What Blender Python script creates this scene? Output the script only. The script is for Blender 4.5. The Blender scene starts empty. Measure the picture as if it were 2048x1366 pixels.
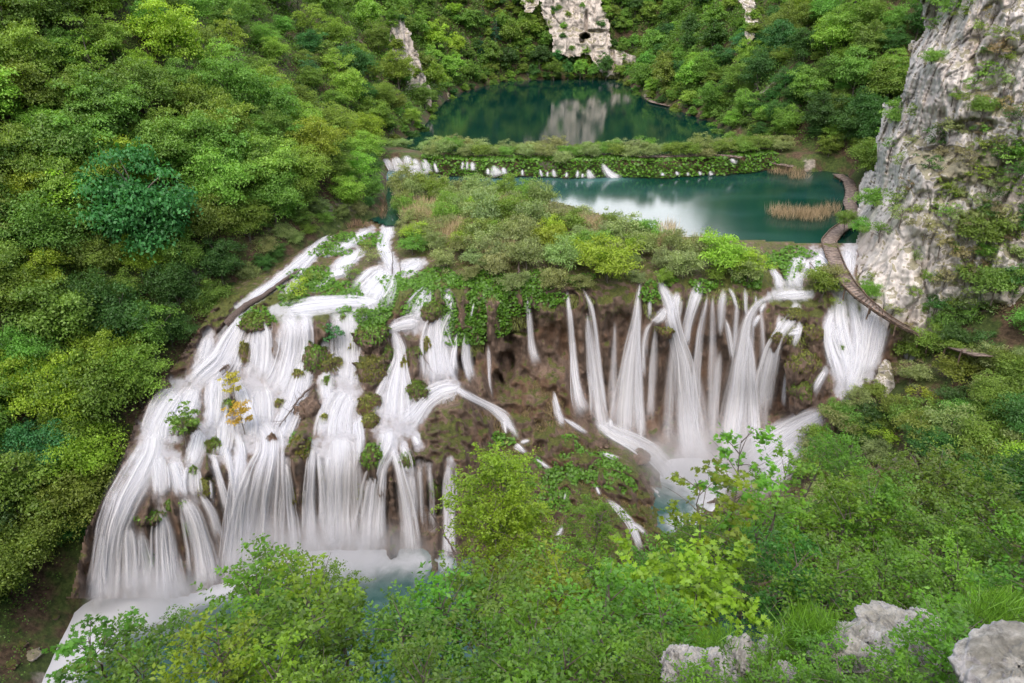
import bpy, math, random
import numpy as np
from mathutils import Vector

# ------------------------------------------------------------------ camera, sky, sun, exposure
S = bpy.context.scene
COL = S.collection
PITCH = math.radians(27.0)
CAMZ = 25.0
FPX = 2048 * 24.0 / 36.0                      # focal length in photograph pixels
cam = bpy.data.cameras.new("camera")
cam.lens = 24.0; cam.sensor_width = 36.0; cam.clip_end = 3000.0; cam.clip_start = 0.1
cam_o = bpy.data.objects.new("camera", cam); COL.objects.link(cam_o)
cam_o.location = (0, 0, CAMZ); cam_o.rotation_euler = (math.pi / 2 - PITCH, 0, 0)
S.camera = cam_o

SUN_EL, SUN_AZ = math.radians(60), math.radians(195)     # azimuth clockwise from +Y
world = bpy.data.worlds.new("World"); S.world = world; world.use_nodes = True
wn = world.node_tree
sky = wn.nodes.new("ShaderNodeTexSky"); sky.sky_type = 'NISHITA'; sky.sun_disc = False
sky.sun_elevation = SUN_EL; sky.sun_rotation = SUN_AZ
sky.air_density = 1.0; sky.dust_density = 6.0; sky.ozone_density = 1.0
bgn = wn.nodes["Background"]; bgn.inputs["Strength"].default_value = 0.14
def _w(t, **kw):
    n = wn.nodes.new("ShaderNode" + t)
    for k, v in kw.items(): setattr(n, k, v)
    return n
wtc = _w("TexCoord"); wdot = _w("VectorMath", operation='DOT_PRODUCT'); wn.links.new(wtc.outputs["Generated"], wdot.inputs[0])
_a, _e = math.radians(11), math.radians(20); wdot.inputs[1].default_value = (math.sin(_a) * math.cos(_e), math.cos(_a) * math.cos(_e), math.sin(_e))
wmr = _w("MapRange", interpolation_type='SMOOTHSTEP'); wn.links.new(wdot.outputs["Value"], wmr.inputs[0])
for k_, v_ in ((1, 0.84), (2, 0.965), (3, 0.0), (4, 1.0)): wmr.inputs[k_].default_value = v_      # bright cloud-like patch added low in the sky for the near lake to mirror
wmx = _w("Mix", data_type='RGBA', blend_type='MULTIPLY'); wmx.inputs[0].default_value = 1.0; wmx.inputs[7].default_value = (1.0, 0.975, 0.955, 1)
wn.links.new(sky.outputs[0], wmx.inputs[6]); wcl = _w("Mix", data_type='RGBA'); wcl.inputs[7].default_value = (22.0, 22.0, 23.0, 1)
wn.links.new(wmr.outputs[0], wcl.inputs[0]); wn.links.new(wmx.outputs[2], wcl.inputs[6]); wn.links.new(wcl.outputs[2], bgn.inputs[0])
sl = bpy.data.lights.new("sun", 'SUN'); sl.energy = 1.2; sl.angle = math.radians(80); sl.color = (1.0, 0.98, 0.95)
so = bpy.data.objects.new("sun", sl); COL.objects.link(so)
sdir = Vector((math.sin(SUN_AZ) * math.cos(SUN_EL), math.cos(SUN_AZ) * math.cos(SUN_EL), math.sin(SUN_EL)))
so.rotation_euler = sdir.to_track_quat('Z', 'Y').to_euler()
S.view_settings.view_transform = 'Standard'; S.view_settings.look = 'None'
S.view_settings.exposure = 0.62; S.view_settings.gamma = 1.0
S.cycles.max_bounces = 10; S.cycles.diffuse_bounces = 6; S.cycles.glossy_bounces = 3
S.cycles.transmission_bounces = 4; S.cycles.transparent_max_bounces = 24; S.cycles.volume_bounces = 3
S.cycles.use_denoising = True
S.cycles.caustics_reflective = False; S.cycles.caustics_refractive = False

# ------------------------------------------------------------------ helpers
CP, SP = math.cos(PITCH), math.sin(PITCH)
def rays(px, py):
    px = np.asarray(px, float); py = np.asarray(py, float)
    u = (px - 1024) / FPX; v = (683 - py) / FPX
    return np.stack([u, CP + v * SP, -SP + v * CP], -1)
def at_y(px, py, Y):
    d = rays(px, py); t = np.asarray(Y, float) / d[..., 1]
    return np.array([0, 0, CAMZ]) + d * t[..., None]
def at_z(px, py, z):
    d = rays(px, py); t = (np.asarray(z, float) - CAMZ) / d[..., 2]
    return np.array([0, 0, CAMZ]) + d * t[..., None]
def at_t(px, py, t):
    return np.array([0, 0, CAMZ]) + rays(px, py) * np.asarray(t, float)[..., None]
def proj(p):
    p = np.asarray(p, float); q = p - np.array([0, 0, CAMZ])
    dep = q[..., 1] * CP - q[..., 2] * SP; up = q[..., 1] * SP + q[..., 2] * CP
    dep = np.where(dep > 0.05, dep, 0.05)
    return 1024 + FPX * q[..., 0] / dep, 683 - FPX * up / dep, dep

def _h(ix, iy, iz, seed):
    h = (ix.astype(np.int64) * 374761393 + iy.astype(np.int64) * 668265263 + iz.astype(np.int64) * 2147483647 + seed * 974634777) & 0xFFFFFFFF
    h = ((h ^ (h >> 13)) * 1274126177) & 0xFFFFFFFF
    h = ((h ^ (h >> 16)) * 2246822519) & 0xFFFFFFFF
    return ((h ^ (h >> 15)) & 0xFFFFFF) / float(0xFFFFFF)
def vnoise(p, seed=0):
    p = np.asarray(p, float); i = np.floor(p).astype(np.int64); f = p - i; f = f * f * f * (f * (f * 6 - 15) + 10)
    r = 0
    for a in (0, 1):
        wx = f[..., 0] if a else 1 - f[..., 0]
        for b in (0, 1):
            wy = f[..., 1] if b else 1 - f[..., 1]
            for c in (0, 1):
                wz = f[..., 2] if c else 1 - f[..., 2]
                r = r + wx * wy * wz * _h(i[..., 0] + a, i[..., 1] + b, i[..., 2] + c, seed)
    return r * 2 - 1
def fbm(p, oct=4, seed=0, gain=0.5, ridged=False):
    p = np.asarray(p, float); r = 0; a = 1.0; tot = 0
    for k in range(oct):
        n = vnoise(p * (2.03 ** k) + 17.3 * k, seed + k)
        r = r + a * ((1 - 2 * np.abs(n)) if ridged else n); tot += a; a *= gain
    return r / tot
def cells(p, seed=0):
    """nearest and second nearest jittered cell: (random value of the cell, distance gap)"""
    p = np.asarray(p, float); sh = p.shape[:-1]; p = p.reshape(-1, 3); i = np.floor(p).astype(np.int64); f1 = np.full(len(p), 9.); f2 = f1.copy(); rv = np.zeros(len(p))
    for a in (-1, 0, 1):
        for b in (-1, 0, 1):
            for c in (-1, 0, 1):
                j = i + np.array([a, b, c]); q = j + np.stack([_h(j[:, 0], j[:, 1], j[:, 2], seed + k) for k in (1, 2, 3)], -1)
                d = np.linalg.norm(q - p, axis=1); v = _h(j[:, 0], j[:, 1], j[:, 2], seed + 9); near = d < f1
                f2 = np.where(near, f1, np.minimum(f2, d)); rv = np.where(near, v, rv); f1 = np.where(near, d, f1)
    return rv.reshape(sh), (f2 - f1).reshape(sh)
def sstep(a, b, x):
    t = np.clip((x - a) / (b - a), 0, 1); return t * t * (3 - 2 * t)
def smax(a, b, k):
    h = np.clip(0.5 + 0.5 * (a - b) / k, 0, 1); return b + (a - b) * h + k * h * (1 - h)
class TPS:
    def __init__(s, pts, vals, lam=1e-4):
        s.p = np.asarray(pts, float) / 500.0; n = len(s.p); v = np.asarray(vals, float)
        K = s.phi(s.p, s.p) + lam * np.eye(n); P = np.c_[np.ones(n), s.p]
        A = np.block([[K, P], [P.T, np.zeros((3, 3))]])
        s.w = np.linalg.solve(A, np.r_[v, np.zeros(3)])
    @staticmethod
    def phi(a, b):
        r2 = ((a[:, None, :] - b[None]) ** 2).sum(-1)
        return 0.5 * r2 * np.log(r2 + 1e-12)
    def __call__(s, px, py):
        sh = np.shape(px); q = np.c_[np.ravel(px), np.ravel(py)] / 500.0; out = np.empty(len(q))
        for i in range(0, len(q), 20000):
            c = q[i:i + 20000]
            out[i:i + 20000] = s.phi(c, s.p) @ s.w[:-3] + s.w[-3] + c @ s.w[-2:]
        return out.reshape(sh)
def in_poly(px, py, poly):
    px = np.asarray(px, float); py = np.asarray(py, float); r = np.zeros(px.shape, bool); n = len(poly)
    for i in range(n):
        x0, y0 = poly[i]; x1, y1 = poly[(i + 1) % n]
        if y0 == y1: continue
        c = ((py >= min(y0, y1)) & (py < max(y0, y1))); r ^= c & (px < x0 + (py - y0) * (x1 - x0) / (y1 - y0))
    return r

def make_mesh(name, V, faces, attrs=None, uv=None, smooth=True, mats=(), mat_idx=None):
    """faces: list of int arrays (n,3) and/or (n,4)"""
    me = bpy.data.meshes.new(name); V = np.ascontiguousarray(V, np.float32)
    me.vertices.add(len(V)); me.vertices.foreach_set("co", V.ravel())
    faces = [np.asarray(f, np.int32) for f in faces if len(f)]
    loops = np.concatenate([f.ravel() for f in faces]); sizes = np.concatenate([np.full(len(f), f.shape[1], np.int32) for f in faces])
    me.loops.add(len(loops)); me.loops.foreach_set("vertex_index", loops)
    me.polygons.add(len(sizes)); starts = np.r_[0, np.cumsum(sizes)[:-1]].astype(np.int32)
    me.polygons.foreach_set("loop_start", starts)
    try: me.polygons.foreach_set("loop_total", sizes)
    except Exception: pass
    if smooth: me.polygons.foreach_set("use_smooth", np.ones(len(sizes), bool))
    for m in mats: me.materials.append(m)
    if mat_idx is not None: me.polygons.foreach_set("material_index", np.asarray(mat_idx, np.int32))
    for k, a in (attrs or {}).items():
        at = me.attributes.new(k, 'FLOAT', 'POINT'); at.data.foreach_set("value", np.ascontiguousarray(a, np.float32))
    if uv is not None:
        l = me.uv_layers.new(name="UVMap"); l.data.foreach_set("uv", np.ascontiguousarray(uv[loops], np.float32).ravel())
    me.update(calc_edges=True); me.validate()
    return me
def link(name, data, parent=None, label=None, cat=None, group=None, kind=None, loc=None, color=None):
    o = bpy.data.objects.new(name, data); COL.objects.link(o)
    if parent: o.parent = parent
    if label: o["label"] = label
    if cat: o["category"] = cat
    if group: o["group"] = group
    if kind: o["kind"] = kind
    if loc is not None: o.location = loc
    if color is not None: o.color = (*color, 1.0)
    return o
def grid_faces(nu, nv, off=0):
    i = np.arange(nu * nv).reshape(nv, nu)
    return np.stack([i[:-1, :-1], i[:-1, 1:], i[1:, 1:], i[1:, :-1]], -1).reshape(-1, 4) + off
def tube(path, rad, n=7):
    path = np.asarray(path, float); m = len(path); rad = np.broadcast_to(np.asarray(rad, float), (m,))
    tg = np.gradient(path, axis=0); tg /= np.linalg.norm(tg, axis=1)[:, None] + 1e-9
    ref = np.where(np.abs(tg[:, 2:3]) > 0.9, np.array([[1., 0, 0]]), np.array([[0., 0, 1]]))
    a = np.cross(tg, ref); a /= np.linalg.norm(a, axis=1)[:, None] + 1e-9; b = np.cross(tg, a)
    th = np.arange(n) * 2 * math.pi / n
    V = path[:, None] + rad[:, None, None] * (np.cos(th)[None, :, None] * a[:, None] + np.sin(th)[None, :, None] * b[:, None])
    i = np.arange(m * n).reshape(m, n); j = np.roll(i, -1, 1)
    return V.reshape(-1, 3), np.stack([i[:-1], j[:-1], j[1:], i[1:]], -1).reshape(-1, 4)
def merge(parts):
    V = []; Fs = []; o = 0
    for v, f in parts:
        V.append(v); Fs.append(np.asarray(f) + o); o += len(v)
    return np.concatenate(V), np.concatenate(Fs)
def curve(knots, step=8.0, smooth=3):
    k = np.asarray(knots, float); seg = np.linalg.norm(np.diff(k[:, :2], axis=0), axis=1); s = np.r_[0, np.cumsum(seg)]
    n = max(4, int(s[-1] / step) + 1); q = np.linspace(0, s[-1], n)
    out = np.stack([np.interp(q, s, k[:, i]) for i in range(k.shape[1])], -1)
    for _ in range(smooth):
        m = out.copy(); m[1:-1] = 0.25 * out[:-2] + 0.5 * out[1:-1] + 0.25 * out[2:]; out = m
    return out, q

# ------------------------------------------------------------------ materials
class NT:
    def __init__(s, name):
        s.m = bpy.data.materials.new(name); s.m.use_nodes = True; s.t = s.m.node_tree; s.t.nodes.clear()
        s.out = s.t.nodes.new("ShaderNodeOutputMaterial")
    def n(s, typ, **kw):
        nd = s.t.nodes.new("ShaderNode" + typ)
        for k, v in kw.items():
            if hasattr(nd, k) and not (k in nd.inputs): setattr(nd, k, v)
            else: s.set(nd, k, v)
        return nd
    def set(s, nd, k, v):
        inp = nd.inputs[k]
        if isinstance(v, bpy.types.NodeSocket): s.t.links.new(v, inp)
        else: inp.default_value = v
    def noise(s, vec, scale, detail=4, rough=0.55, dist=0.0):
        nd = s.n("TexNoise"); s.set(nd, "Scale", scale); s.set(nd, "Detail", detail); s.set(nd, "Roughness", rough); s.set(nd, "Distortion", dist)
        if vec is not None: s.set(nd, "Vector", vec)
        return nd.outputs[0]
    def mapr(s, v, a, b, c=0.0, d=1.0):
        nd = s.n("MapRange"); nd.interpolation_type = 'SMOOTHSTEP'
        for i, x in enumerate((v, a, b, c, d)): s.set(nd, i, x)
        return nd.outputs[0]
    def mix(s, f, a, b, mode='MIX'):
        nd = s.n("Mix"); nd.data_type = 'RGBA'; nd.blend_type = mode
        s.set(nd, 0, f); s.set(nd, 6, a); s.set(nd, 7, b); return nd.outputs[2]
    def math(s, op, a, b=0.0, c=0.0, clamp=False):
        nd = s.n("Math"); nd.operation = op; nd.use_clamp = clamp
        s.set(nd, 0, a); s.set(nd, 1, b); s.set(nd, 2, c); return nd.outputs[0]
    def attr(s, name): nd = s.n("Attribute"); nd.attribute_name = name; return nd.outputs["Fac"]
    def scalevec(s, v, sc):
        nd = s.n("Mapping"); s.set(nd, "Vector", v); s.set(nd, "Scale", sc); return nd.outputs[0]
    def pos(s): return s.n("NewGeometry").outputs["Position"]
    def nz(s):
        g = s.n("NewGeometry"); x = s.n("SeparateXYZ"); s.set(x, 0, g.outputs["Normal"]); return x.outputs[2]
    def bump(s, h, strength, dist):
        nd = s.n("Bump"); s.set(nd, "Strength", strength); s.set(nd, "Distance", dist); s.set(nd, "Height", h); return nd.outputs[0]
    def surf(s, x): s.t.links.new(x, s.out.inputs[0]); return s.m
    def vol(s, x): s.t.links.new(x, s.out.inputs[1]); return s.m
def c4(r, g, b): return (r, g, b, 1.0)

def mat_leaf(name, warm=(1.2, 1.15, 0.5), trans=0.42, gloss=0.02):
    N = NT(name); oi = N.n("ObjectInfo"); t = N.attr("tint")
    br = N.mapr(t, 0, 1, 0.62, 1.4); col = N.mix(1.0, oi.outputs["Color"], c4(1, 1, 1), 'MULTIPLY')
    vm = N.n("VectorMath"); vm.operation = 'SCALE'; N.set(vm, 0, col); N.set(vm, "Scale", br)
    hs = N.n("HueSaturation"); N.set(hs, "Color", vm.outputs[0])
    N.set(hs, "Hue", N.mapr(oi.outputs["Random"], 0, 1, 0.497, 0.518)); N.set(hs, "Value", N.mapr(oi.outputs["Random"], 0, 1, 0.85, 1.15))
    base = hs.outputs[0]
    d = N.n("BsdfDiffuse"); N.set(d, "Color", base)
    tr = N.n("BsdfTranslucent"); N.set(tr, "Color", N.mix(1.0, base, c4(*warm), 'MULTIPLY'))
    m1 = N.n("MixShader"); N.set(m1, 0, trans); N.set(m1, 1, d.outputs[0]); N.set(m1, 2, tr.outputs[0])
    g = N.n("BsdfGlossy"); N.set(g, "Roughness", 0.45); N.set(g, "Color", c4(0.9, 0.95, 1))
    m2 = N.n("MixShader"); N.set(m2, 0, gloss); N.set(m2, 1, m1.outputs[0]); N.set(m2, 2, g.outputs[0])
    return N.surf(m2.outputs[0])
M_LEAF = mat_leaf("leaf")
M_BROAD = mat_leaf("broad leaf", gloss=0.025)
def mat_simple(name, col_a, col_b, scale, rough=0.85, bump=0.5, stretch=(1, 1, 1), bd=0.05):
    N = NT(name); p = N.scalevec(N.pos(), stretch); n = N.noise(p, scale, 6, 0.65)
    c = N.mix(N.mapr(n, 0.35, 0.65), c4(*col_a), c4(*col_b)); b = N.n("BsdfPrincipled")
    N.set(b, "Base Color", c); N.set(b, "Roughness", rough); N.set(b, "Normal", N.bump(n, bump, bd))
    return N.surf(b.outputs[0])
M_BARK = mat_simple("bark", (0.09, 0.075, 0.06), (0.2, 0.18, 0.16), 3.0, stretch=(3, 3, 0.6))
M_DEADWOOD = mat_simple("dead wood", (0.06, 0.045, 0.04), (0.14, 0.11, 0.1), 5.0, stretch=(3, 3, 1))
M_PLANK = mat_simple("weathered planks", (0.11, 0.085, 0.075), (0.3, 0.24, 0.21), 2.3, bd=0.02)
M_BEAM = mat_simple("wet beams", (0.06, 0.042, 0.034), (0.19, 0.135, 0.1), 3.0)
M_REED = mat_leaf("dry reed", warm=(1.1, 1.0, 0.8), trans=0.2, gloss=0.02)

def mat_ground():
    N = NT("forest floor"); p = N.pos(); n1 = N.noise(p, 0.35, 6, 0.6); n2 = N.noise(p, 2.5, 6, 0.7); nz = N.nz()
    brown = N.mix(N.mapr(n2, 0.35, 0.65), c4(0.05, 0.033, 0.02), c4(0.14, 0.095, 0.06))
    green = N.mix(N.mapr(n2, 0.3, 0.7), c4(0.03, 0.055, 0.012), c4(0.09, 0.13, 0.03))
    c = N.mix(N.mapr(n1, 0.42, 0.58), brown, green)
    rock = N.mix(N.mapr(n2, 0.3, 0.7), c4(0.2, 0.18, 0.16), c4(0.42, 0.38, 0.34))
    f = N.math('MULTIPLY', N.mapr(N.noise(p, 0.16, 5, 0.6), 0.6, 0.68), N.mapr(nz, 0.85, 0.6))
    c = N.mix(f, c, rock)
    b = N.n("BsdfPrincipled"); N.set(b, "Base Color", c); N.set(b, "Roughness", 0.95); N.set(b, "Normal", N.bump(n2, 0.8, 0.25))
    return N.surf(b.outputs[0])
def mat_tufa():
    N = NT("tufa"); p = N.pos(); ps = N.scalevec(p, (1.0, 1.0, 0.28)); n1 = N.noise(ps, 0.7, 7, 0.62); n2 = N.noise(ps, 3.2, 6, 0.7); nz = N.nz()
    n3 = N.noise(p, 0.28, 4, 0.6)
    c = N.mix(N.mapr(n1, 0.35, 0.65), c4(0.115, 0.082, 0.064), c4(0.285, 0.205, 0.16))
    c = N.mix(N.mapr(n2, 0.5, 0.72), c, c4(0.27, 0.2, 0.15))
    c = N.mix(N.math('MULTIPLY', N.mapr(N.noise(N.scalevec(p, (1.6, 1.6, 0.07)), 1.0, 4, 0.6), 0.52, 0.66), 0.45), c, c4(0.06, 0.046, 0.038))
    c = N.mix(N.math('MULTIPLY', N.mapr(n3, 0.52, 0.64), 0.6), c, c4(0.2, 0.11, 0.06))
    moss = N.mix(N.mapr(n2, 0.3, 0.7), c4(0.06, 0.085, 0.016), c4(0.17, 0.19, 0.04))
    f = N.math('ADD', N.mapr(nz, 0.35, 0.85), N.attr("moss"))
    f = N.math('ADD', f, N.math('MULTIPLY', N.math('SUBTRACT', N.noise(p, 1.9, 6, 0.72), 0.5), 2.6))
    c = N.mix(N.mapr(f, 0.45, 0.9), c, moss)
    n5_ = N.noise(N.scalevec(p, (1, 1, .45)), 7.0, 6, 0.75)
    wn_ = N.noise(N.scalevec(p, (1.5, 1.0, 0.22)), 1.0, 5, 0.62)
    wf = N.mapr(N.math('ADD', N.attr("wet"), N.math('MULTIPLY', N.math('SUBTRACT', wn_, 0.5), 1.6)), 0.35, 1.05)
    c = N.mix(N.mapr(n5_, 0.42, 0.62, 0.0, 0.2), c, c4(0.045, 0.033, 0.026))
    c = N.mix(N.math('MULTIPLY', wf, 0.78), c, c4(0.74, 0.77, 0.86))
    b = N.n("BsdfPrincipled"); N.set(b, "Base Color", c); N.set(b, "Roughness", 0.8)
    n5 = N.noise(N.scalevec(p, (1, 1, .45)), 9.0, 6, 0.75); h = N.math('ADD', N.math('MULTIPLY', n1, 0.6), N.math('ADD', N.math('MULTIPLY', n2, 0.5), N.math('MULTIPLY', n5, 0.35))); N.set(b, "Normal", N.bump(h, 1.0, 0.6))
    return N.surf(b.outputs[0])
def mat_lime(name, pale=(0.62, 0.58, 0.55), dark=(0.2, 0.19, 0.19), scale=1.0, moss=0.5, warm=(0.42, 0.33, 0.25), grass=(0.17, 0.165, 0.055)):
    N = NT(name); p = N.pos(); ps = N.scalevec(p, (1, 1, 0.45)); nz = N.nz()
    n1 = N.noise(ps, 0.35 * scale, 7, 0.62, 0.4); n2 = N.noise(ps, 1.7 * scale, 8, 0.7); n3 = N.noise(p, 0.18 * scale, 5, 0.6)
    c = N.mix(N.mapr(n2, 0.3, 0.56), c4(*dark), c4(*pale))
    c = N.mix(N.math('MULTIPLY', N.mapr(n1, 0.54, 0.66), 0.75), c, c4(*[x * 1.15 for x in dark]))
    c = N.mix(N.math('MULTIPLY', N.mapr(n3, 0.5, 0.66), 0.55), c, c4(*warm))
    vo = N.n("TexVoronoi"); vo.feature = 'DISTANCE_TO_EDGE'; N.set(vo, "Scale", 0.9 * scale)
    N.set(vo, "Vector", N.mix(0.25, ps, N.n("TexNoise", Vector=ps).outputs[1], 'ADD'))
    crack = N.mapr(vo.outputs[0], 0.0, 0.035)
    g2 = N.mix(N.mapr(n2, 0.3, 0.7), c4(*[x * 0.55 for x in grass]), c4(*grass))
    f = N.math('ADD', N.mapr(nz, 0.3, 0.8), N.math('MULTIPLY', N.math('SUBTRACT', N.noise(p, 0.55 * scale, 6, 0.65), 0.5), 2.4))
    f = N.math('ADD', f, N.math('SUBTRACT', N.attr("moss"), 0.0))
    c = N.mix(N.math('MULTIPLY', N.mapr(f, 0.55, 0.85), moss), c, g2)
    b = N.n("BsdfPrincipled"); N.set(b, "Base Color", c); N.set(b, "Roughness", 0.9)
    h = N.math('ADD', N.math('MULTIPLY', n1, 0.7), N.math('ADD', N.math('MULTIPLY', n2, 0.5), N.math('MULTIPLY', crack, 0.04)))
    N.set(b, "Normal", N.bump(h, 0.9, 0.35 / scale))
    return N.surf(b.outputs[0])
def mat_lake(name, deep, light, rough, ripple, flowamt=0.0):
    N = NT(name); p = N.pos(); n = N.noise(N.scalevec(p, (0.05, 0.12, 1)), 1.0, 4, 0.5)
    c = N.mix(N.math('MULTIPLY', N.mapr(n, 0.4, 0.7), flowamt), c4(*deep), c4(*light))
    c = N.mix(N.attr("foam"), c, c4(*light))
    b = N.n("BsdfPrincipled"); N.set(b, "Base Color", c); N.set(b, "Roughness", rough); N.set(b, "IOR", 1.33)
    nb = N.noise(N.scalevec(p, (0.6, 2.2, 1)), ripple, 5, 0.6)
    N.set(b, "Normal", N.bump(nb, 0.12, 0.05))
    return N.surf(b.outputs[0])
def mat_pool():
    N = NT("falls pool"); p = N.pos(); n = N.noise(p, 0.45, 5, 0.6, 1.2); n2 = N.noise(p, 1.4, 5, 0.6)
    f = N.math('ADD', N.attr("foam"), N.math('MULTIPLY', N.math('SUBTRACT', n, 0.5), 1.1))
    f = N.mapr(f, 0.1, 1.0)
    c = N.mix(N.mapr(n2, 0.3, 0.7), c4(0.025, 0.075, 0.072), c4(0.06, 0.125, 0.12))
    b = N.n("BsdfPrincipled"); N.set(b, "Base Color", c); N.set(b, "Roughness", 0.25); N.set(b, "IOR", 1.33)
    d = N.n("BsdfDiffuse"); N.set(d, "Color", c4(0.56, 0.59, 0.65))
    m = N.n("MixShader"); N.set(m, 0, f); N.set(m, 1, b.outputs[0]); N.set(m, 2, d.outputs[0])
    return N.surf(m.outputs[0])
def mat_fall():
    N = NT("white water"); uv = N.n("UVMap").outputs[0]
    st = N.noise(N.scalevec(uv, (3.2, 0.22, 1)), 1.0, 5, 0.62); st2 = N.noise(N.scalevec(uv, (8.0, 0.35, 1)), 1.0, 4, 0.6)
    k = N.math('ADD', N.mapr(st, 0.32, 0.62, 0.28, 1.12), N.mapr(st2, 0.35, 0.7, -0.1, 0.14))
    a = N.math('MULTIPLY', N.attr("alpha"), k, clamp=True)
    c = N.mix(N.mapr(st2, 0.3, 0.65), c4(0.82, 0.86, 0.97), c4(0.91, 0.94, 0.99))
    d = N.n("BsdfDiffuse"); N.set(d, "Color", c)
    nrm = N.n("VectorMath"); nrm.operation = 'ADD'; N.set(nrm, 0, N.n("NewGeometry").outputs["Normal"]); N.set(nrm, 1, (0, -0.1, 1.2))
    nn = N.n("VectorMath"); nn.operation = 'NORMALIZE'; N.set(nn, 0, nrm.outputs[0]); N.set(d, "Normal", nn.outputs[0])
    tr = N.n("BsdfTranslucent"); N.set(tr, "Color", c)
    m0 = N.n("MixShader"); N.set(m0, 0, 0.3); N.set(m0, 1, d.outputs[0]); N.set(m0, 2, tr.outputs[0])
    t = N.n("BsdfTransparent"); m = N.n("MixShader"); N.set(m, 0, a); N.set(m, 1, t.outputs[0]); N.set(m, 2, m0.outputs[0])
    return N.surf(m.outputs[0])
M_GROUND, M_TUFA, M_FALL, M_POOL = mat_ground(), mat_tufa(), mat_fall(), mat_pool()
M_LIME = mat_lime("limestone", pale=(0.7, 0.67, 0.65), dark=(0.3, 0.29, 0.295), warm=(0.5, 0.42, 0.36), moss=0.75)
M_LIMEFAR = mat_lime("far limestone", pale=(0.6, 0.55, 0.51), dark=(0.3, 0.27, 0.25), warm=(0.44, 0.37, 0.31), scale=0.5, moss=0.7)
M_BOULDER = mat_lime("karst boulder", pale=(0.52, 0.52, 0.54), dark=(0.12, 0.12, 0.13), warm=(0.36, 0.36, 0.36), scale=5.0, moss=0.35)

# ------------------------------------------------------------------ terrain functions
def pl(xs, ys): return lambda v: np.interp(v, xs, ys)
xL = pl([0, 28, 34, 40, 45, 52, 60, 70, 76, 80, 84, 96, 108, 119, 131, 160, 183, 200, 213, 225, 260, 340], [-30, -33, -34.9, -36, -34.5, -32.5, -31, -25, -22.8, -19.8, -17.0, -18.0, -20.3, -21, -17.5, -17, -15.8, -9, -3.5, 6, 20, 24])
zL = pl([0, 40, 46, 52, 60, 70, 76, 105, 119], [-20, -20, -15, -11, -7.5, -2, 0, 0.3, 2])
xR = pl([0, 30, 38, 45, 49, 54, 59, 62, 66, 73, 84, 95, 106, 115, 128, 142, 166, 183, 215, 225, 260, 340], [24, 24, 24, 20, 22, 26, 40, 42, 40, 41, 45, 49, 52.5, 45, 39, 40.5, 35, 33, 33, 34, 32, 30])
zR = pl([0, 54, 59, 66, 73, 106, 115], [-20, -20, -7, -2, 0.2, 0.4, 2])
def dam_y(x): return 104.2 + 5.5 * sstep(-8, -21, x) + 4.0 * sstep(24, 42, x) + 0.5 * np.sin(x * 0.5) + 0.3 * np.sin(x * 1.3)
def back_y(x): return np.interp(x, [-30, -22, -12, 10, 27, 36, 60], [88, 88, 99, 88, 79, 76.5, 76])
def y_end(x): return np.interp(x, [-20, -3, 10, 27, 36, 60], [211, 214, 219, 226, 229, 230])
def ground_z(x, y, noise=True):
    fl = np.where(y < back_y(x), -24.0, -1.6)
    d = dam_y(x); prof = -1.6 + 4.0 * sstep(d - 0.6, d + 1.6, y)
    fl = np.where((y > d - 1.5), prof, fl)
    fl = np.where(y > d + 6, 2.4 - 2.4 * sstep(d + 6, d + 9, y), fl)
    dl = xL(y) - x
    bumps = fbm(np.stack([x * 0.06, y * 0.06, 0 * x], -1), 4, 3) if noise else 0
    fine = fbm(np.stack([x * 0.35, y * 0.35, 0 * x], -1), 3, 9) if noise else 0
    L = zL(y) + np.where(dl < 0, dl * 1.6, np.where(dl < 62, dl * 0.86, 62 * .86 + (dl - 62) * 0.1)) + 0.4 + (3.2 * bumps + 0.7 * fine) * sstep(0, 12, dl)
    dr = x - xR(y); sl = np.interp(y, [0, 50, 60, 75, 110, 130, 340], [0.75, 0.75, 1.3, 1.5, 1.05, 1.05, 1.0])
    R = zR(y) + np.where(dr < 0, dr * 1.6, np.where(dr < 62, dr * sl, 62 * sl + (dr - 62) * 0.1)) + 0.4 + (3.2 * bumps + 0.7 * fine) * sstep(0, 12, dr)
    de = y - y_end(x)
    B = 2.2 + np.where(de < 0, de * 1.2, np.where(de < 15, de * 1.5, 22.5 + np.minimum(de - 15, 70) * 0.33)) + (2 * bumps + fine) * sstep(0, 10, de)
    k = 1.4 - 0.46 * sstep(0.3, 3.2, x)
    G = 23.3 - k * np.maximum(y, -2) - (1.4 - k) * 0.9 * np.maximum(y - 6.0, 0) + 0.5 * fine + 0.8 * bumps
    z = np.maximum(fl, G)
    z = smax(z, L, 0.8); z = smax(z, R, 0.8); z = np.where(y > 150, smax(z, B, 0.8), z)
    return z

# ------------------------------------------------------------------ ground sheet
gx = np.r_[np.arange(-180, -70, 4), np.arange(-70, 75, 0.8), np.arange(75, 190, 4)]
gy = np.r_[np.arange(-30, -2, 4), np.arange(-2, 130, 0.8), np.arange(130, 240, 1.2), np.arange(240, 420, 6)]
X, Y = np.meshgrid(gx, gy)
Z = ground_z(X, Y)
me = make_mesh("ground", np.stack([X, Y, Z], -1).reshape(-1, 3), [grid_faces(len(gx), len(gy))], mats=[M_GROUND])
link("ground", me, label="steep leaf-littered valley sides and floor", kind="structure")

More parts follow.
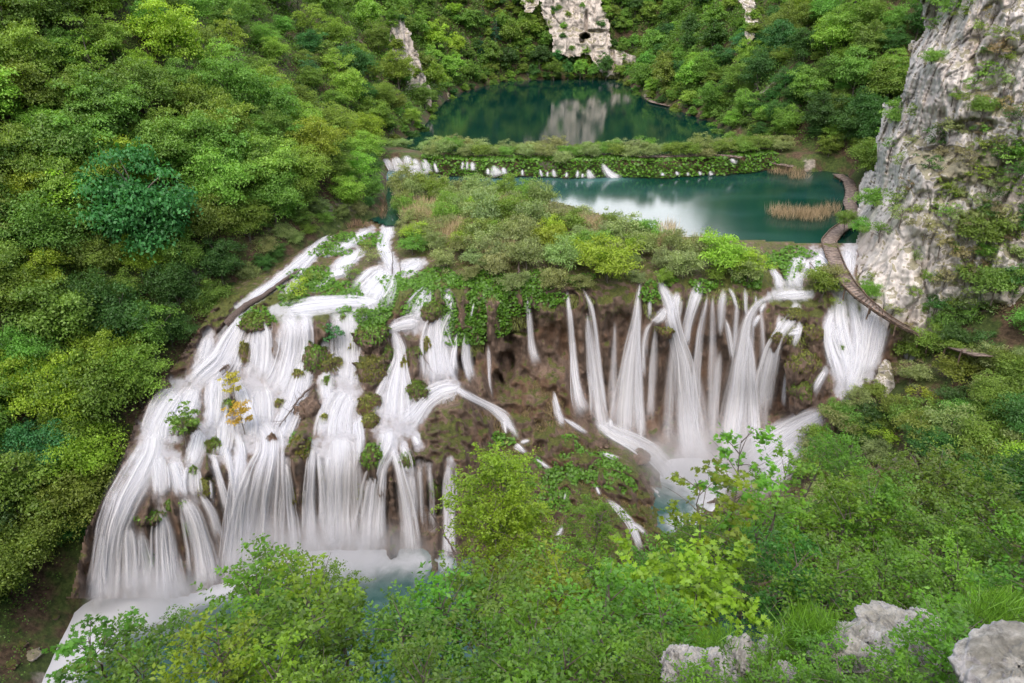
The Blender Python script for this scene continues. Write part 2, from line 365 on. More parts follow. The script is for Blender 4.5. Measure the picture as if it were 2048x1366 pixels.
# ------------------------------------------------------------------ the tufa barrier with the falls
def Yz(px, py, z): return float(at_z(px, py, z)[1])
cz = [  # (px, py, z) points of known height
 (830,395,.35),(930,405,.4),(1050,432,.4),(1180,450,.4),(1300,485,.35),(1400,500,.35),(1550,500,.3),(1640,495,.25),(1000,480,.6),(900,470,.5),(1150,520,.3),(1000,540,-.3),(1300,530,0),(1450,535,0),
 (790,400,-.15),(780,440,-.2),(770,475,-.7),(660,462,-.3),(720,470,-.4),(700,520,-1.0),(600,520,-1.0),(560,580,-2.0),(650,580,-2.1),(860,530,-.6),(850,575,-1.2),(930,570,-1.0),
 (1050,580,-1.0),(1150,582,-1.0),(1280,566,-.9),(1400,576,-1.0),(1500,572,-1.0),
 (480,625,-2.8),(560,632,-2.6),(620,640,-2.6),(700,612,-2.3),(750,612,-2.3),(760,560,-1.4),(740,655,-3.4),(810,640,-3.2),(870,632,-2.9),
 (400,740,-6.3),(300,850,-8.3),(265,950,-9.6),(480,765,-7.6),(600,765,-7.8),(690,760,-7.4),(790,770,-7.8),(880,772,-8.2),(400,850,-8.8),(500,850,-9.2),(600,840,-9.0),(700,850,-9.2),(780,852,-9.3),(930,785,-8.8),
 (1590,525,-.4),(1640,515,-.2),(1590,585,-2.2),(1540,590,-2.2),(1660,555,-.8),(1695,520,-.1),(1695,590,-2.0),(1760,630,-3.2),(1700,740,-7.2),(1640,800,-10.5),(1760,720,-7.5),
 (1325,1062,-20.2),(1250,1105,-18.8),(1300,1130,-19.6),(1200,1150,-18.0),(1100,1150,-17.4),(1560,895,-15.5),(1490,945,-19.2),(1620,860,-13),(1420,975,-21),(1360,960,-21),(1850,700,-6.3),(1960,725,-7.5),(2100,740,-7),
]
cy = [  # (px, py, forward distance) points of the walls and the mounds
 (1150,680,61.8),(1150,760,61.2),(1280,650,62.4),(1280,750,62.4),(1280,850,61.6),(1300,905,60.2),(1400,650,62.4),(1400,760,62.6),(1400,880,61.6),(1400,925,60),(1500,650,62.2),(1500,760,62.4),(1500,860,61.5),
 (1000,640,62.3),(1000,710,62.0),(1080,690,62),(960,640,61.8),(960,720,60.6),(1000,790,59.5),(1090,780,60.2),(1000,835,57),(1100,870,56),(1200,880,58),(1250,910,57),(1000,950,52),(1150,950,52.5),(1280,985,53),(1320,1005,54),
 (1000,1050,47.2),(1150,1070,46.5),(940,1130,44.8),
 (600,905,47.8),(600,1000,47.2),(600,1110,46.3),(700,892,48.4),(700,1000,47.8),(700,1110,46.5),(790,890,48.6),(850,930,48.0),(850,1020,47.6),(850,1110,46.5),(900,920,48.4),(920,1020,47.6),
 (450,960,45),(450,1060,44.4),(450,1160,43),(330,1000,43.2),(330,1100,42.4),(330,1200,40.8),(220,1020,42),(220,1120,41.2),(220,1220,39.8),(520,920,46.6),(520,1020,46),(520,1130,45),
 (600,700,58.0),(530,700,58.0),(690,690,58.8),(860,700,58.6),(780,700,59),(920,870,52.5),(870,840,53.5),
 (1600,660,61.6),(1620,730,61.0),(1600,800,61),(1560,850,61),
 (1800,900,52),(2000,900,50),(1700,960,49),(1600,965,50.5),(2080,1050,37),(1800,1050,40),(1600,1060,43.5),(1480,1060,46),(2100,900,49),(1500,1150,40),(1800,1150,33),(2100,1180,28),(1900,800,56),(2080,800,54.5),
]
bp = [(a, b) for a, b, _ in cz] + [(a, b) for a, b, _ in cy]
bv = [Yz(*c) for c in cz] + [c[2] for c in cy]
barrier_Y = TPS(bp, bv)
dents = [(1012,735,15,34,1.8),(996,770,10,26,1.4),(1030,700,12,26,1.2),(935,705,15,34,1.5),(920,740,10,24,1.2),(965,650,10,45,1.2),(1015,655,12,30,1.2),(1050,640,24,26,1.0),(875,985,25,40,1.4),(1240,690,30,60,0.8),(1330,760,60,80,0.7),(1440,760,60,90,0.7),(1560,760,25,70,1.2),(1140,600,20,14,0.8),(640,990,18,60,.7),(780,1010,16,60,.7),(1190,800,30,50,.6),(875,720,14,60,.8),(1180,620,14,24,.8)]
bumps_ = [(1585,700,40,50,1.2),(1600,760,50,40,0.9),(1080,800,60,60,1.2),(905,850,70,60,1.2),(1330,650,22,24,0.9),(1270,930,40,40,0.8)]
exec_falls = [
 ("narrow white stream sliding down the channel at the foot of the wooded hillside", [[(662,462,14),(640,485,20),(610,515,24),(575,545,20),(545,570,24),(510,592,22),(478,614,14)]]),
 ("white rapids threading through green plants above the broad cascades", [[(742,460,14),(715,475,22),(690,490,24),(655,505,14)],[(720,505,18),(690,525,36),(665,545,18)],[(640,500,10),(610,530,10),(590,560,14)],[(600,560,12),(570,590,20)],[(660,560,14),(630,575,12)],[(690,545,16),(655,552,14)]]),
 ("foaming stream leaving the lake and tumbling onto the top ledge", [[(772,424,26),(776,440,30),(778,455,30),(768,480,26),(765,495,30),(778,515,26),(788,535,30),(770,552,50)],[(846,524,14),(825,533,30),(795,545,40)],[(775,540,50),(762,562,76),(745,585,90),(735,604,110)],[(760,603,20),(690,604,34),(620,612,40),(550,622,26)]]),
 ("steep white chute beside the dark trunk at the head of the falls", [[(486,622,36),(474,655,44),(455,690,58),(438,722,70),(405,748,60),(375,775,50)],([(418,668,22),(412,700,36),(402,738,44)],.6)]),
 ("broad white veil falling between the fern tuft and the mossy pillar", [[(520,640,40),(520,680,66),(518,720,76),(508,765,90)],[(575,628,50),(585,660,70),(582,700,80),(570,760,100),(545,800,100)],[(610,622,30),(612,660,30),(608,720,40),(590,790,60),(570,840,60)],([(478,690,8),(474,712,10),(476,742,12)],.8)]),
 ("white fall dropping behind the slender sapling to the middle ledge", [[(690,618,60),(692,650,64),(694,690,66),(694,740,60),(690,790,56)],[(656,735,22),(650,770,40),(660,815,40)],([(650,690,16),(630,730,22),(610,765,26)],.9),[(700,780,60),(680,815,90),(672,850,100),(670,890,110)]]),
 ("white fall pouring between two mossy tufa heads in the middle", [[(838,645,40),(805,648,30),(775,662,20)],[(785,660,20),(797,690,24),(800,720,28),(795,755,54),(790,795,90),(788,830,110),(782,860,90)],[(745,672,18),(770,665,14)]]),
 ("fan-shaped double fall spreading beneath the shrubs", [[(855,575,22),(845,600,46),(838,625,62),(830,645,60)],[(893,588,16),(905,605,14),(900,622,14)],[(885,625,26),(872,650,50),(872,690,66),(878,735,76),(885,772,90)],[(905,622,16),(890,660,24),(890,710,30)],[(925,772,30),(880,780,40),(850,800,44),(828,830,50),(800,858,70)]]),
 ("thin stream winding down the brown grassy mound", [[(905,772,20),(945,797,14),(985,815,16),(1008,833,24),(1026,858,14),(1042,888,14)],[(1040,886,12),(1060,880,8)],[(1030,888,18),(1052,907,10)],[(1072,917,8),(1102,940,12)],[(1008,838,14),(1012,868,8)]]),
 ("forked white rivulet at the foot of the brown mound", [[(1192,972,8),(1200,990,8)],[(1212,998,10),(1235,1018,14),(1258,1043,16),(1272,1075,14),(1283,1112,14)],[(1262,1046,10),(1280,1055,8),(1294,1072,8)],[(1132,985,10),(1128,1000,8)],[(1126,1050,8),(1112,1080,16)],[(1302,975,8),(1330,995,12),(1345,1030,14)]]),
 ("slim ribbon of water beside the caves in the wall", [[(1052,588,8),(1059,630,10),(1062,680,12),(1068,715,22),(1080,738,26)]]),
 ("scattered trickles dripping over ferns west of the caves", [[(948,605,8),(940,640,8)],[(934,665,10),(934,720,22),(946,770,24)],[(916,665,8),(906,710,14),(908,755,14)],([(975,690,6),(978,760,6),(986,800,8)],.6)]),
 ("tiny split trickle on the slope under the mossy nose", [[(1106,782,6),(1116,822,12),(1128,858,26)],[(1125,835,6),(1150,852,12),(1180,872,8)]]),
 ("straight slender fall at the west end of the high wall", [[(1134,582,12),(1140,640,13),(1145,700,15),(1150,760,20),(1158,805,34),(1178,838,50)]]),
 ("faint twin fall misting down the brown wall", [([(1166,576,8),(1182,610,12),(1190,650,12),(1200,740,14),(1212,830,14)],.6),([(1174,625,8),(1178,668,16),(1188,740,24),(1198,820,30),(1208,880,36)],.85)]),
 ("tent-shaped fall widening to its foot below the overhanging bush", [[(1281,558,8),(1276,600,13),(1270,650,20),(1264,700,36),(1257,760,56),(1252,820,76),(1250,885,95)],([(1230,640,8),(1228,740,16),(1226,860,26)],.35),([(1300,600,8),(1298,640,8)],.6),([(1276,600,10),(1276,700,14),(1280,800,20),(1284,890,24)],.8)]),
 ("tallest arching fall with two joined spouts at its lip", [[(1317,545,10),(1324,575,24),(1338,605,30),(1344,640,32),(1354,680,34),(1366,730,42),(1373,800,52),(1380,870,66),(1388,935,90)],[(1356,582,18),(1350,610,26),(1346,645,24)],[(1330,615,10),(1320,640,26),(1300,642,16)],([(1308,642,10),(1294,652,12),(1286,690,14),(1288,770,14)],.6),([(1312,650,10),(1305,740,16),(1300,850,24)],.45),([(1380,740,50),(1385,830,70),(1390,930,90)],.5)]),
 ("sloping white fall just east of the tallest one", [[(1402,562,20),(1392,590,28),(1382,625,24),(1374,660,20),(1370,705,20)],([(1425,590,10),(1424,700,16),(1422,860,24)],.4),([(1352,640,14),(1340,760,24),(1335,900,34)],.35),([(1416,588,8),(1410,620,10),(1400,670,14),(1394,760,16),(1388,860,20)],.55)]),
 ("thin green-tinted fall over the mossy wall", [([(1450,576,18),(1444,610,22),(1442,640,18),(1440,680,12)],.7),([(1458,575,8),(1468,590,10),(1475,625,8)],.5),[(1450,635,8),(1458,665,12),(1464,705,10),(1464,730,8)],([(1490,575,8),(1490,610,8),(1494,640,8)],.6),([(1474,600,8),(1470,660,12),(1466,720,14)],.5),([(1520,600,8),(1524,660,12),(1530,760,18),(1530,880,26)],.4),([(1512,590,6),(1512,620,6)],.6),([(1440,700,16),(1430,800,24),(1425,900,30)],.4)]),
 ("forked fall splitting into two long legs", [[(1548,590,16),(1515,606,18),(1497,635,22),(1489,665,32),(1482,715,42),(1472,790,54),(1462,860,64),(1456,935,76)],[(1494,662,16),(1503,720,20),(1508,800,26),(1512,870,32),(1514,930,36)],([(1488,690,34),(1488,800,60),(1486,930,80)],.45)]),
 ("stepped white cascade feeding the ledge at the east end of the wall", [[(1608,512,30),(1594,530,36),(1590,555,44),(1586,582,60)],[(1544,536,10),(1556,556,14),(1560,582,30)],[(1620,588,16),(1580,590,22),(1540,592,16)],[(1618,520,14),(1612,545,12)]]),
 ("veined fall spilling over the round brown tufa shoulder", [[(1592,618,26),(1588,636,34),(1562,662,22),(1545,700,34),(1532,760,46),(1522,830,52)],[(1600,640,12),(1596,668,12),(1586,700,10)],[(1560,640,12),(1556,668,20)],[(1604,662,14),(1575,668,14)],([(1574,740,12),(1566,820,16)],.5),[(1530,605,12),(1520,625,10)],[(1520,630,14),(1505,655,12)]]),
 ("roaring white cascade running under the boardwalk", [[(1700,495,34),(1696,520,36),(1694,550,26),(1700,575,16)],[(1626,508,40),(1648,528,60),(1662,552,54),(1684,580,40)],[(1682,590,26),(1680,630,30),(1686,670,34),(1696,715,36),(1694,770,36)],[(1702,598,24),(1708,625,20),(1716,670,30),(1712,720,40),(1694,790,36)],[(1730,612,22),(1732,640,26),(1726,690,34),(1712,740,36),(1690,800,30)],[(1692,640,14),(1676,660,20),(1668,690,24)],[(1668,620,18),(1656,650,26),(1662,690,34),(1680,740,40),(1686,790,30)],[(1752,618,22),(1744,650,34),(1734,700,40),(1716,760,40)],[(1770,640,14),(1762,670,24),(1750,710,30),(1734,750,30)],[(1672,640,24),(1656,668,24),(1664,705,30),(1680,745,30)],[(1650,742,10),(1636,765,14),(1626,785,16)]]),
 ("wide foaming run of water rushing out behind the bushes", [[(1650,826,50),(1610,848,70),(1568,878,90),(1535,910,110),(1495,945,120)],[(1600,850,40),(1560,870,50),(1525,905,60),(1490,950,60)],[(1640,880,40),(1590,920,60),(1540,955,70),(1490,985,70)]]),
 ("low white run along the edge of the mound to the pool", [[(1190,842,30),(1232,868,40),(1272,886,46),(1310,910,46),(1340,945,44),(1358,975,50)],[(1205,905,8),(1240,918,10)],[(1220,835,10),(1222,860,20)]]),
 ("small white spill below the far end of the boardwalk", [[(1924,722,10),(1930,742,24),(1926,770,22),(1932,805,18)],[(1825,690,10),(1820,712,16)],[(1926,790,20),(1915,830,16),(1912,870,14)]]),
 ("leftmost curtain of white water plunging to the pool", [[(308,860,70),(300,905,80),(275,955,84),(248,1000,80),(230,1050,74),(220,1110,76),(212,1215,96)],([(205,1060,20),(198,1130,30),(190,1220,60)],.8),[(360,780,70),(338,815,84),(320,850,76),(312,900,80)],[(390,770,40),(370,820,70),(340,870,60)]]),
 ("fanned fall over the rounded head beside the leftmost curtain", [[(318,905,40),(320,950,44),(322,1000,40)],[(345,915,40),(356,955,50),(368,1000,44)],[(385,930,30),(384,965,40),(390,1000,36)],([(258,1050,24),(262,1100,44),(262,1200,60)],.8),[(322,1025,40),(326,1080,60),(330,1140,70),(338,1216,90)],[(368,995,40),(388,1040,50),(402,1090,60),(416,1185,80)],([(398,985,16),(425,1030,26),(440,1090,30)],.8),([(280,1060,14),(292,1120,30),(296,1190,40)],.7)]),
 ("thin parted streams between the twin moss stumps and the widest fall", [[(436,748,44),(430,790,54),(428,830,44),(420,870,40)],[(478,765,34),(486,800,44),(500,845,50),(500,890,44)],[(520,770,50),(524,810,60),(520,860,60)],[(402,860,36),(392,900,44),(380,940,40)],[(450,835,40),(446,880,44),(440,920,36)],[(424,900,14),(432,940,14),(446,990,18),(458,1040,20)],[(446,880,18),(458,920,16),(466,960,16),(470,1010,22)],[(470,860,24),(482,890,20),(486,940,20)],([(420,960,10),(424,1000,12)],.7)]),
 ("widest pale fall in the middle of the lower step", [[(520,840,60),(540,870,60),(540,905,56),(530,945,80),(520,1000,104),(512,1060,116),(506,1155,140)],[(572,920,14),(578,970,16),(584,1040,20),(592,1130,30)],[(590,800,50),(572,840,50),(556,880,50)],[(480,900,40),(476,960,44),(470,1040,50),(458,1170,66)]]),
 ("narrow two-stranded fall east of the widest one", [[(628,890,20),(622,930,24),(620,1000,28),(622,1110,40)],([(636,900,10),(642,970,14),(648,1080,20)],.8)]),
 ("dense straight white fall under the bare fallen branch", [[(680,870,90),(680,905,76),(677,960,72),(676,1030,72),(675,1110,84)],([(655,900,30),(656,1000,34),(660,1110,40)],.7)]),
 ("thin dangling stream beside the brown tufa block", [[(722,826,12),(718,850,18),(722,880,14),(718,930,12)],([(718,920,12),(722,980,16),(724,1050,16)],.55),[(712,845,8),(708,880,10)]]),
 ("arched fall parting into two legs over a dark hollow", [[(780,855,90),(778,885,50),(760,925,36),(746,975,46),(740,1040,56),(736,1115,74)],[(782,892,18),(796,930,22),(808,985,30),(818,1050,38),(824,1125,54)],([(765,930,14),(763,1000,18),(760,1100,24)],.7)]),
 ("short split fall with thin strands beside the arched fall", [[(806,886,12),(814,918,24),(814,960,30)],([(818,940,26),(824,1000,30),(828,1060,26)],.6),[(828,870,14),(838,892,18)],([(840,925,14),(842,985,12),(846,1060,10)],.6),([(858,930,10),(864,990,12),(866,1060,10)],.5)]),
 ("lone slender fall at the east end of the lower step", [[(899,922,16),(897,965,28),(898,1020,30),(898,1080,32),(898,1130,34)],([(912,930,6),(914,1020,8)],.6)]),
]
def stream_mask(PX, PY, lists, grow=1.0, pad=5):
    m = np.zeros(PX.shape); x0, y0, st = PX[0, 0], PY[0, 0], PX[0, 1] - PX[0, 0]
    for lab, sts in lists:
        for stq in sts:
            kn = stq[0] if isinstance(stq, tuple) else stq
            c, q = curve([k if len(k) == 3 else (*k, 12) for k in kn], 7.0)
            for x, y, w in c:
                r = w * 0.5 * grow + pad; a0, a1 = int((x - r - x0) / st), int((x + r - x0) / st) + 2; b0, b1 = int((y - r - y0) / st), int((y + r - y0) / st) + 2
                a0, b0 = max(a0, 0), max(b0, 0)
                sub = m[b0:b1, a0:a1]; d = np.hypot(PX[b0:b1, a0:a1] - x, PY[b0:b1, a0:a1] - y)
                np.maximum(sub, sstep(1.15, 0.75 if grow == 1 else 0.2, d / r), out=sub)
    return m
def barrier_smooth(px, py):
    y = barrier_Y(px, py)
    for cx, cy_, rx, ry, a in bumps_: y = y - a * np.exp(-(((px - cx) / rx) ** 2 + ((py - cy_) / ry) ** 2))
    return y
bx = np.arange(110, 2140, 3.2); by = np.arange(368, 1200, 3.2)
PX, PY = np.meshgrid(bx, by)
BY = barrier_smooth(PX, PY)
P0 = at_y(PX, PY, BY)
amp = sstep(0, 60, PY - np.interp(PX, [100, 500, 800, 1000, 1700, 2100], [600, 560, 540, 540, 540, 700]))
n_flute = fbm(P0 * np.array([0.75, 0.75, 0.16]), 4, 21, 0.55, True)
n_lump = fbm(P0 * 0.55, 4, 31)
n_fine = fbm(P0 * 2.2 * np.array([1, 1, .6]), 3, 41)
disp = amp * (1.05 * n_flute + 0.85 * n_lump + 0.42 * n_fine) + (1 - amp) * (0.35 * n_lump)
wet = stream_mask(PX, PY, exec_falls)
disp = disp * (1 - 0.85 * wet) + (1 - wet) * 0.35 * amp * sstep(960, 900, PX)
for cx, cy_, rx, ry, a in dents:
    q = ((PX - cx) / rx) ** 2 + ((PY - cy_) / ry) ** 2 + 1.1 * n_lump + .5 * n_fine
    disp = disp - a * sstep(1.3, 0.55, q)
BYd = BY - disp
P0 = at_y(PX, PY, BYd)
mossy = 0.75 * np.exp(-((PY - np.interp(PX, [500, 900, 1000, 1500, 1700], [620, 600, 640, 590, 620])) / 38) ** 2) - 0.25
mossy -= 0.3 * wet
film = stream_mask(PX, PY, exec_falls, 1.05, 9) * np.maximum(sstep(950, 900, PX) * (1 - .45 * sstep(900, 960, PY)), np.maximum(sstep(1610, 1650, PX) * sstep(830, 780, PY), .8 * sstep(1500, 1540, PX) * sstep(690, 640, PY)))
mossy += 0.3 * sstep(820, 860, PY) * ((PX > 880) & (PX < 1350)) * 0.9
outline = [(800, 366), (1000, 372), (1180, 420), (1350, 470), (1640, 486), (1760, 486), (1800, 560), (2136, 690), (2136, 1198), (120, 1198), (140, 1190), (170, 1060), (240, 930), (270, 840), (360, 710), (440, 590), (620, 430), (740, 430)]
keepv = in_poly(PX, PY, outline)
Fq = grid_faces(len(bx), len(by)); kv = keepv.ravel(); Fq = Fq[kv[Fq].all(1)]
me = make_mesh("travertine_terrain", P0.reshape(-1, 3), [Fq], attrs={"moss": mossy.ravel(), "wet": film.ravel()}, mats=[M_TUFA])
link("travertine_terrain", me, label="mossy brown travertine barrier between the lakes and the lower pool", kind="structure")

# ------------------------------------------------------------------ water sheets
def sheet(name, xs, ys, z, keep, mat, foam=None, label=None):
    X, Y = np.meshgrid(xs, ys); k = keep(X, Y).ravel(); F = grid_faces(len(xs), len(ys)); F = F[k[F].any(1)]
    a = foam(X, Y).ravel() if foam else np.zeros(X.size)
    me = make_mesh(name, np.stack([X, Y, X * 0 + z], -1).reshape(-1, 3), [F], attrs={"foam": a}, mats=[mat])
    return link(name, me, label=label, kind="structure")
def foam_fn(pts):
    pts = [(at_z(a, b, z), r, s) for a, b, z, r, s in pts]
    def f(X, Y):
        o = np.zeros(X.shape)
        for p, r, s in pts: o = o + s * np.exp(-((X - p[0]) ** 2 + (Y - p[1]) ** 2) / r ** 2)
        return np.clip(o, 0, 1.4)
    return f
M_LAKE2 = mat_lake("near lake", (0.0015, 0.038, 0.028), (0.14, 0.3, 0.32), 0.13, 1.0, 0.1)
M_LAKE1 = mat_lake("upper lake", (0.0015, 0.026, 0.022), (0.03, 0.16, 0.14), 0.05, 1.0)
sheet("lake_water", np.arange(-26, 62, 0.8), np.arange(68, 110, 0.8), 0.0, lambda X, Y: (Y > np.interp(X, [-30, -20, -17, -14, -10, 20, 27, 31, 60], [92, 90, 82, 80, 86, 74, 71, 73.3, 73.3])) & (Y < dam_y(X) + 2), M_LAKE2,
      foam_fn([(800, 352, 0, 3.5, .7), (850, 350, 0, 3, .4), (950, 350, 0, 2.5, .3), (1000, 360, 0, 3, .4), (1110, 358, 0, 3, .15), (1180, 360, 0, 2.5, .35), (1230, 358, 0, 2.5, .4), (1100, 385, 0, 8, .12), (1000, 372, 0, 7, .12)]),
      label="teal water of the near lake")
sheet("upper_lake_water", np.arange(-30, 60, 2.0), np.arange(109, 236, 2.0), 2.0, lambda X, Y: Y > dam_y(X) + 5, M_LAKE1, label="dark teal water of the upper lake")
pool_foam = foam_fn([(x, y, -20, r, s) for x, y, r, s in [
  (215,1205,2.6,1.1),(280,1205,2.4,.9),(350,1180,2.6,.9),(430,1150,2.6,.9),(510,1120,3,1.0),(600,1110,2.4,.7),(680,1110,2.6,.9),(745,1115,2.2,.7),(825,1120,2.2,.7),(900,1125,1.6,.5),(160,1240,2.4,1.0),(135,1280,2.3,1.0),(112,1325,2.3,.9),(95,1365,2.3,.8),(330,1215,2,.4),(450,1170,2,.4),(180,1290,2.2,.4),
  (1250,900,3,1.0),(1310,920,3,1.0),(1390,945,3.6,1.1),(1460,955,3.6,1.1),(1530,955,3.6,1.1),(1490,995,2.4,.8),(1450,1030,2.4,.7),(1400,1062,2.4,.7),(1350,1040,1.8,.4),(1540,1000,2.2,.8)]])
sheet("pool_water", np.arange(-48, 44, 0.7), np.arange(22, 66, 0.7), -20.0, lambda X, Y: Y < 200, M_POOL, pool_foam, label="blue-green foaming pool below the falls")

# ------------------------------------------------------------------ waterfalls: silky strands over the barrier
rng = np.random.default_rng(5)
def ribbon(cx, cy_, w, K, surf, off, alpha, uo, taper=0.0):
    m = len(cx); tx = np.gradient(cx); ty = np.gradient(cy_); L = np.hypot(tx, ty) + 1e-6
    nx, ny = -ty / L, tx / L
    nx = np.where(nx > 0, -nx, nx); flip = np.where(-ty / L > 0, -1, 1); ny = ny * flip
    s = np.linspace(-0.5, 0.5, K)
    A = cx[:, None] - nx[:, None] * s[None] * w[:, None]; B = cy_[:, None] - ny[:, None] * s[None] * w[:, None]
    Ys = surf(A, B) - off * (0.6 + 0.4 * np.cos(math.pi * s))[None] if callable(surf) else np.full(A.shape, surf) - off
    V = at_y(A, B, Ys)
    ed = np.cos(math.pi * s) ** 1.3
    arc = np.r_[0, np.cumsum(np.hypot(np.diff(cx), np.diff(cy_)))]
    arc_ = np.r_[0, np.cumsum(np.hypot(np.diff(cx), np.diff(cy_)))][:, None]; kf = min(1.0, arc_[-1, 0] / 110); ph = rng.random(4) * 6.3
    jit = 0.5 + 0.25 * np.sin(s * w.mean() * .45 + ph[0]) + 0.25 * np.sin(s * w.mean() * .9 + ph[1]); jit2 = 0.5 + 0.25 * np.sin(s * w.mean() * .4 + ph[2]) + 0.25 * np.sin(s * w.mean() * .8 + ph[3])
    al = alpha[:, None] * ed[None] * (sstep(0, 14 * kf, arc_ - (16 * jit[None] - 6) * kf) * sstep(-4 * kf, 22 * kf, arc_[-1] - 26 * kf * jit2[None] - arc_) if K > 4 else 1)
    uv = np.stack([np.broadcast_to(s[None] * w[:, None] / 40.0 + uo, A.shape), np.broadcast_to(arc[:, None] / 100.0 + uo * 3.1, A.shape)], -1)
    return V.reshape(-1, 3), grid_faces(K, m), al.ravel(), uv.reshape(-1, 2)
def waterfall(label, streams, group=None, name="waterfall", surf=None, off=0.45, cat="waterfall", dens=1.0):
    parts = []; surf = surf or barrier_smooth
    for st in streams:
        a0 = 1.0; kn = st
        if isinstance(st, tuple): kn, a0 = st
        c, q = curve(kn, 7.0)
        cx, cy_, w = c.T; w = w * 0.9; tt = q / q[-1]; w = w * (.72 + .28 * sstep(0, .2, tt)); m = len(cx)
        fade = sstep(-0.04, min(0.25, 22 / q[-1]), tt) * (1 - (0.3 if cy_[-1] > 1080 or (cx[-1] > 1200 and cy_[-1] > 840) else 0.55) * sstep(0.74, 1.0, tt)) * np.clip((30.0 / np.maximum(w, 30)) ** .35, .55, 1)
        parts.append(ribbon(cx, cy_, w, max(5, int(w.max() / 7)), surf, off, 0.8 * a0 * fade, rng.random() * 50))
        parts.append(ribbon(cx, cy_, w * 1.25 + 4, max(7, int(w.max() / 6)), surf, off * .7, 0.28 * a0 * fade, rng.random() * 50))
        parts.append(ribbon(cx, cy_, w * .8, max(5, int(w.max() / 8)), surf, off * 1.15, 0.6 * a0 * fade, rng.random() * 50))
        ns = int((2 + w.mean() / 3.2) * dens)
        for k in range(ns):
            i0 = int(rng.random() ** 2 * 0.45 * m); i1 = int(m * (1 - 0.35 * rng.random() ** 2))
            if i1 - i0 < 4: continue
            s0 = rng.uniform(-.52, .52); s1 = s0 + rng.normal(0, .06); sl = np.linspace(s0, s1, i1 - i0)
            ph = rng.random() * 6.3; x = cx[i0:i1]; y = cy_[i0:i1]; ww = w[i0:i1]
            tx = np.gradient(x); ty = np.gradient(y); L = np.hypot(tx, ty) + 1e-6; sg = np.where(ty < 0, -1, 1)
            lat = sl * ww + 1.2 * np.sin(np.arange(i1 - i0) * 0.35 + ph)
            x2 = x + sg * ty / L * lat; y2 = y - sg * tx / L * lat
            sw = rng.uniform(2.5, 7.5) * (0.5 + 0.7 * ww / (ww.mean() + 1)) * (1 + 0.008 * w.mean())
            t2 = np.linspace(0, 1, i1 - i0); al = rng.uniform(.2, .65) * a0 * sstep(0, .2, t2) * (1 - sstep(.7, 1, t2))
            parts.append(ribbon(x2, y2, sw, 4, surf, off + rng.uniform(.05, .35), al, rng.random() * 50))
    V = []; F = []; A = []; U = []; o = 0
    for v, f, a, u in parts: V.append(v); F.append(f + o); A.append(a); U.append(u); o += len(v)
    me = make_mesh(name, np.concatenate(V), [np.concatenate(F)], attrs={"alpha": np.concatenate(A)}, uv=np.concatenate(U), mats=[M_FALL])
    return link(name, me, label=label, cat=cat, group=group)
def each(lab, sts, **kw):
    sts = sorted(sts, key=lambda q: (q[0] if isinstance(q, tuple) else q)[0][0])
    for n_, q in enumerate(sts): waterfall(f"{lab}, {['first', 'second', 'third', 'fourth', 'fifth', 'sixth', 'seventh'][n_]} from the left", [q], group=lab, **kw)
SPLIT = {"forked white rivulet at the foot of the brown mound": "white rivulet on the brown mound", "small white spill below the far end of the boardwalk": "small white spill under the boardwalk end", "row of thin white threads through the dam plants": "thin white thread among the dam plants", "tiny white spills among plants at the east end of the dam": "tiny white spill at the dam's east end", "thin stream winding down the brown grassy mound": None}
for lab, sts in exec_falls:
    if SPLIT.get(lab): each(SPLIT[lab], sts)
    else: waterfall(lab, sts)
dam_surf = lambda A, B: dam_y(at_y(A, B, np.full(np.shape(A), 105.0))[..., 0]) - 0.1 + np.clip((342 - B) / 30.0, -0.4, 1.2)
for lab, sts in [
  ("wide white rapids at the west end of the planted dam", [[(772,316,20),(774,332,30),(780,348,36)],[(788,314,18),(794,330,26),(802,348,34)],[(812,310,14),(816,328,24),(814,346,34)],[(828,316,14),(834,332,20),(836,348,28)],[(846,318,14),(850,334,20),(858,348,28)],[(800,330,20),(806,340,24),(808,350,30)],[(868,324,7),(874,346,10)],[(780,350,30),(810,352,40),(860,352,30)]]),
  ("small white veil falling over brown rock of the dam", [[(926,322,8),(924,340,8)],[(945,323,12),(945,342,12)],[(935,322,8),(933,340,8)]]),
  ("triangular white spill near the middle of the dam", [[(986,330,12),(990,342,26),(994,354,36)],[(1006,334,10),(1010,350,16)],[(976,336,8),(976,350,10)]]),
  ("row of thin white threads through the dam plants", [[(1045,338,6),(1045,352,8)],[(1080,338,6),(1084,354,8)],[(1106,338,8),(1110,355,12)],[(1096,342,5),(1094,354,6)],[(1134,344,6),(1132,355,8)]]),
  ("pointed pair of white spills under the dam greenery", [[(1156,340,6),(1154,356,8)],[(1176,338,8),(1180,350,18),(1182,359,24)],[(1166,346,5),(1164,356,8)]]),
  ("slanting white spill that streams into the near lake", [[(1204,326,10),(1212,340,16),(1222,354,24),(1245,357,16)]]),
  ("tiny white spills among plants at the east end of the dam", [[(1325,345,6),(1325,352,10)],[(1352,342,6),(1356,351,10)],[(1398,342,6),(1402,351,8)],[(1420,342,8),(1424,351,12)],[(1460,318,10),(1475,326,14)],[(1376,344,5),(1376,352,6)]]),
 ]:
    if SPLIT.get(lab): each(SPLIT[lab], sts, surf=dam_surf, off=0.45)
    else: waterfall(lab, sts, surf=dam_surf, off=0.45)

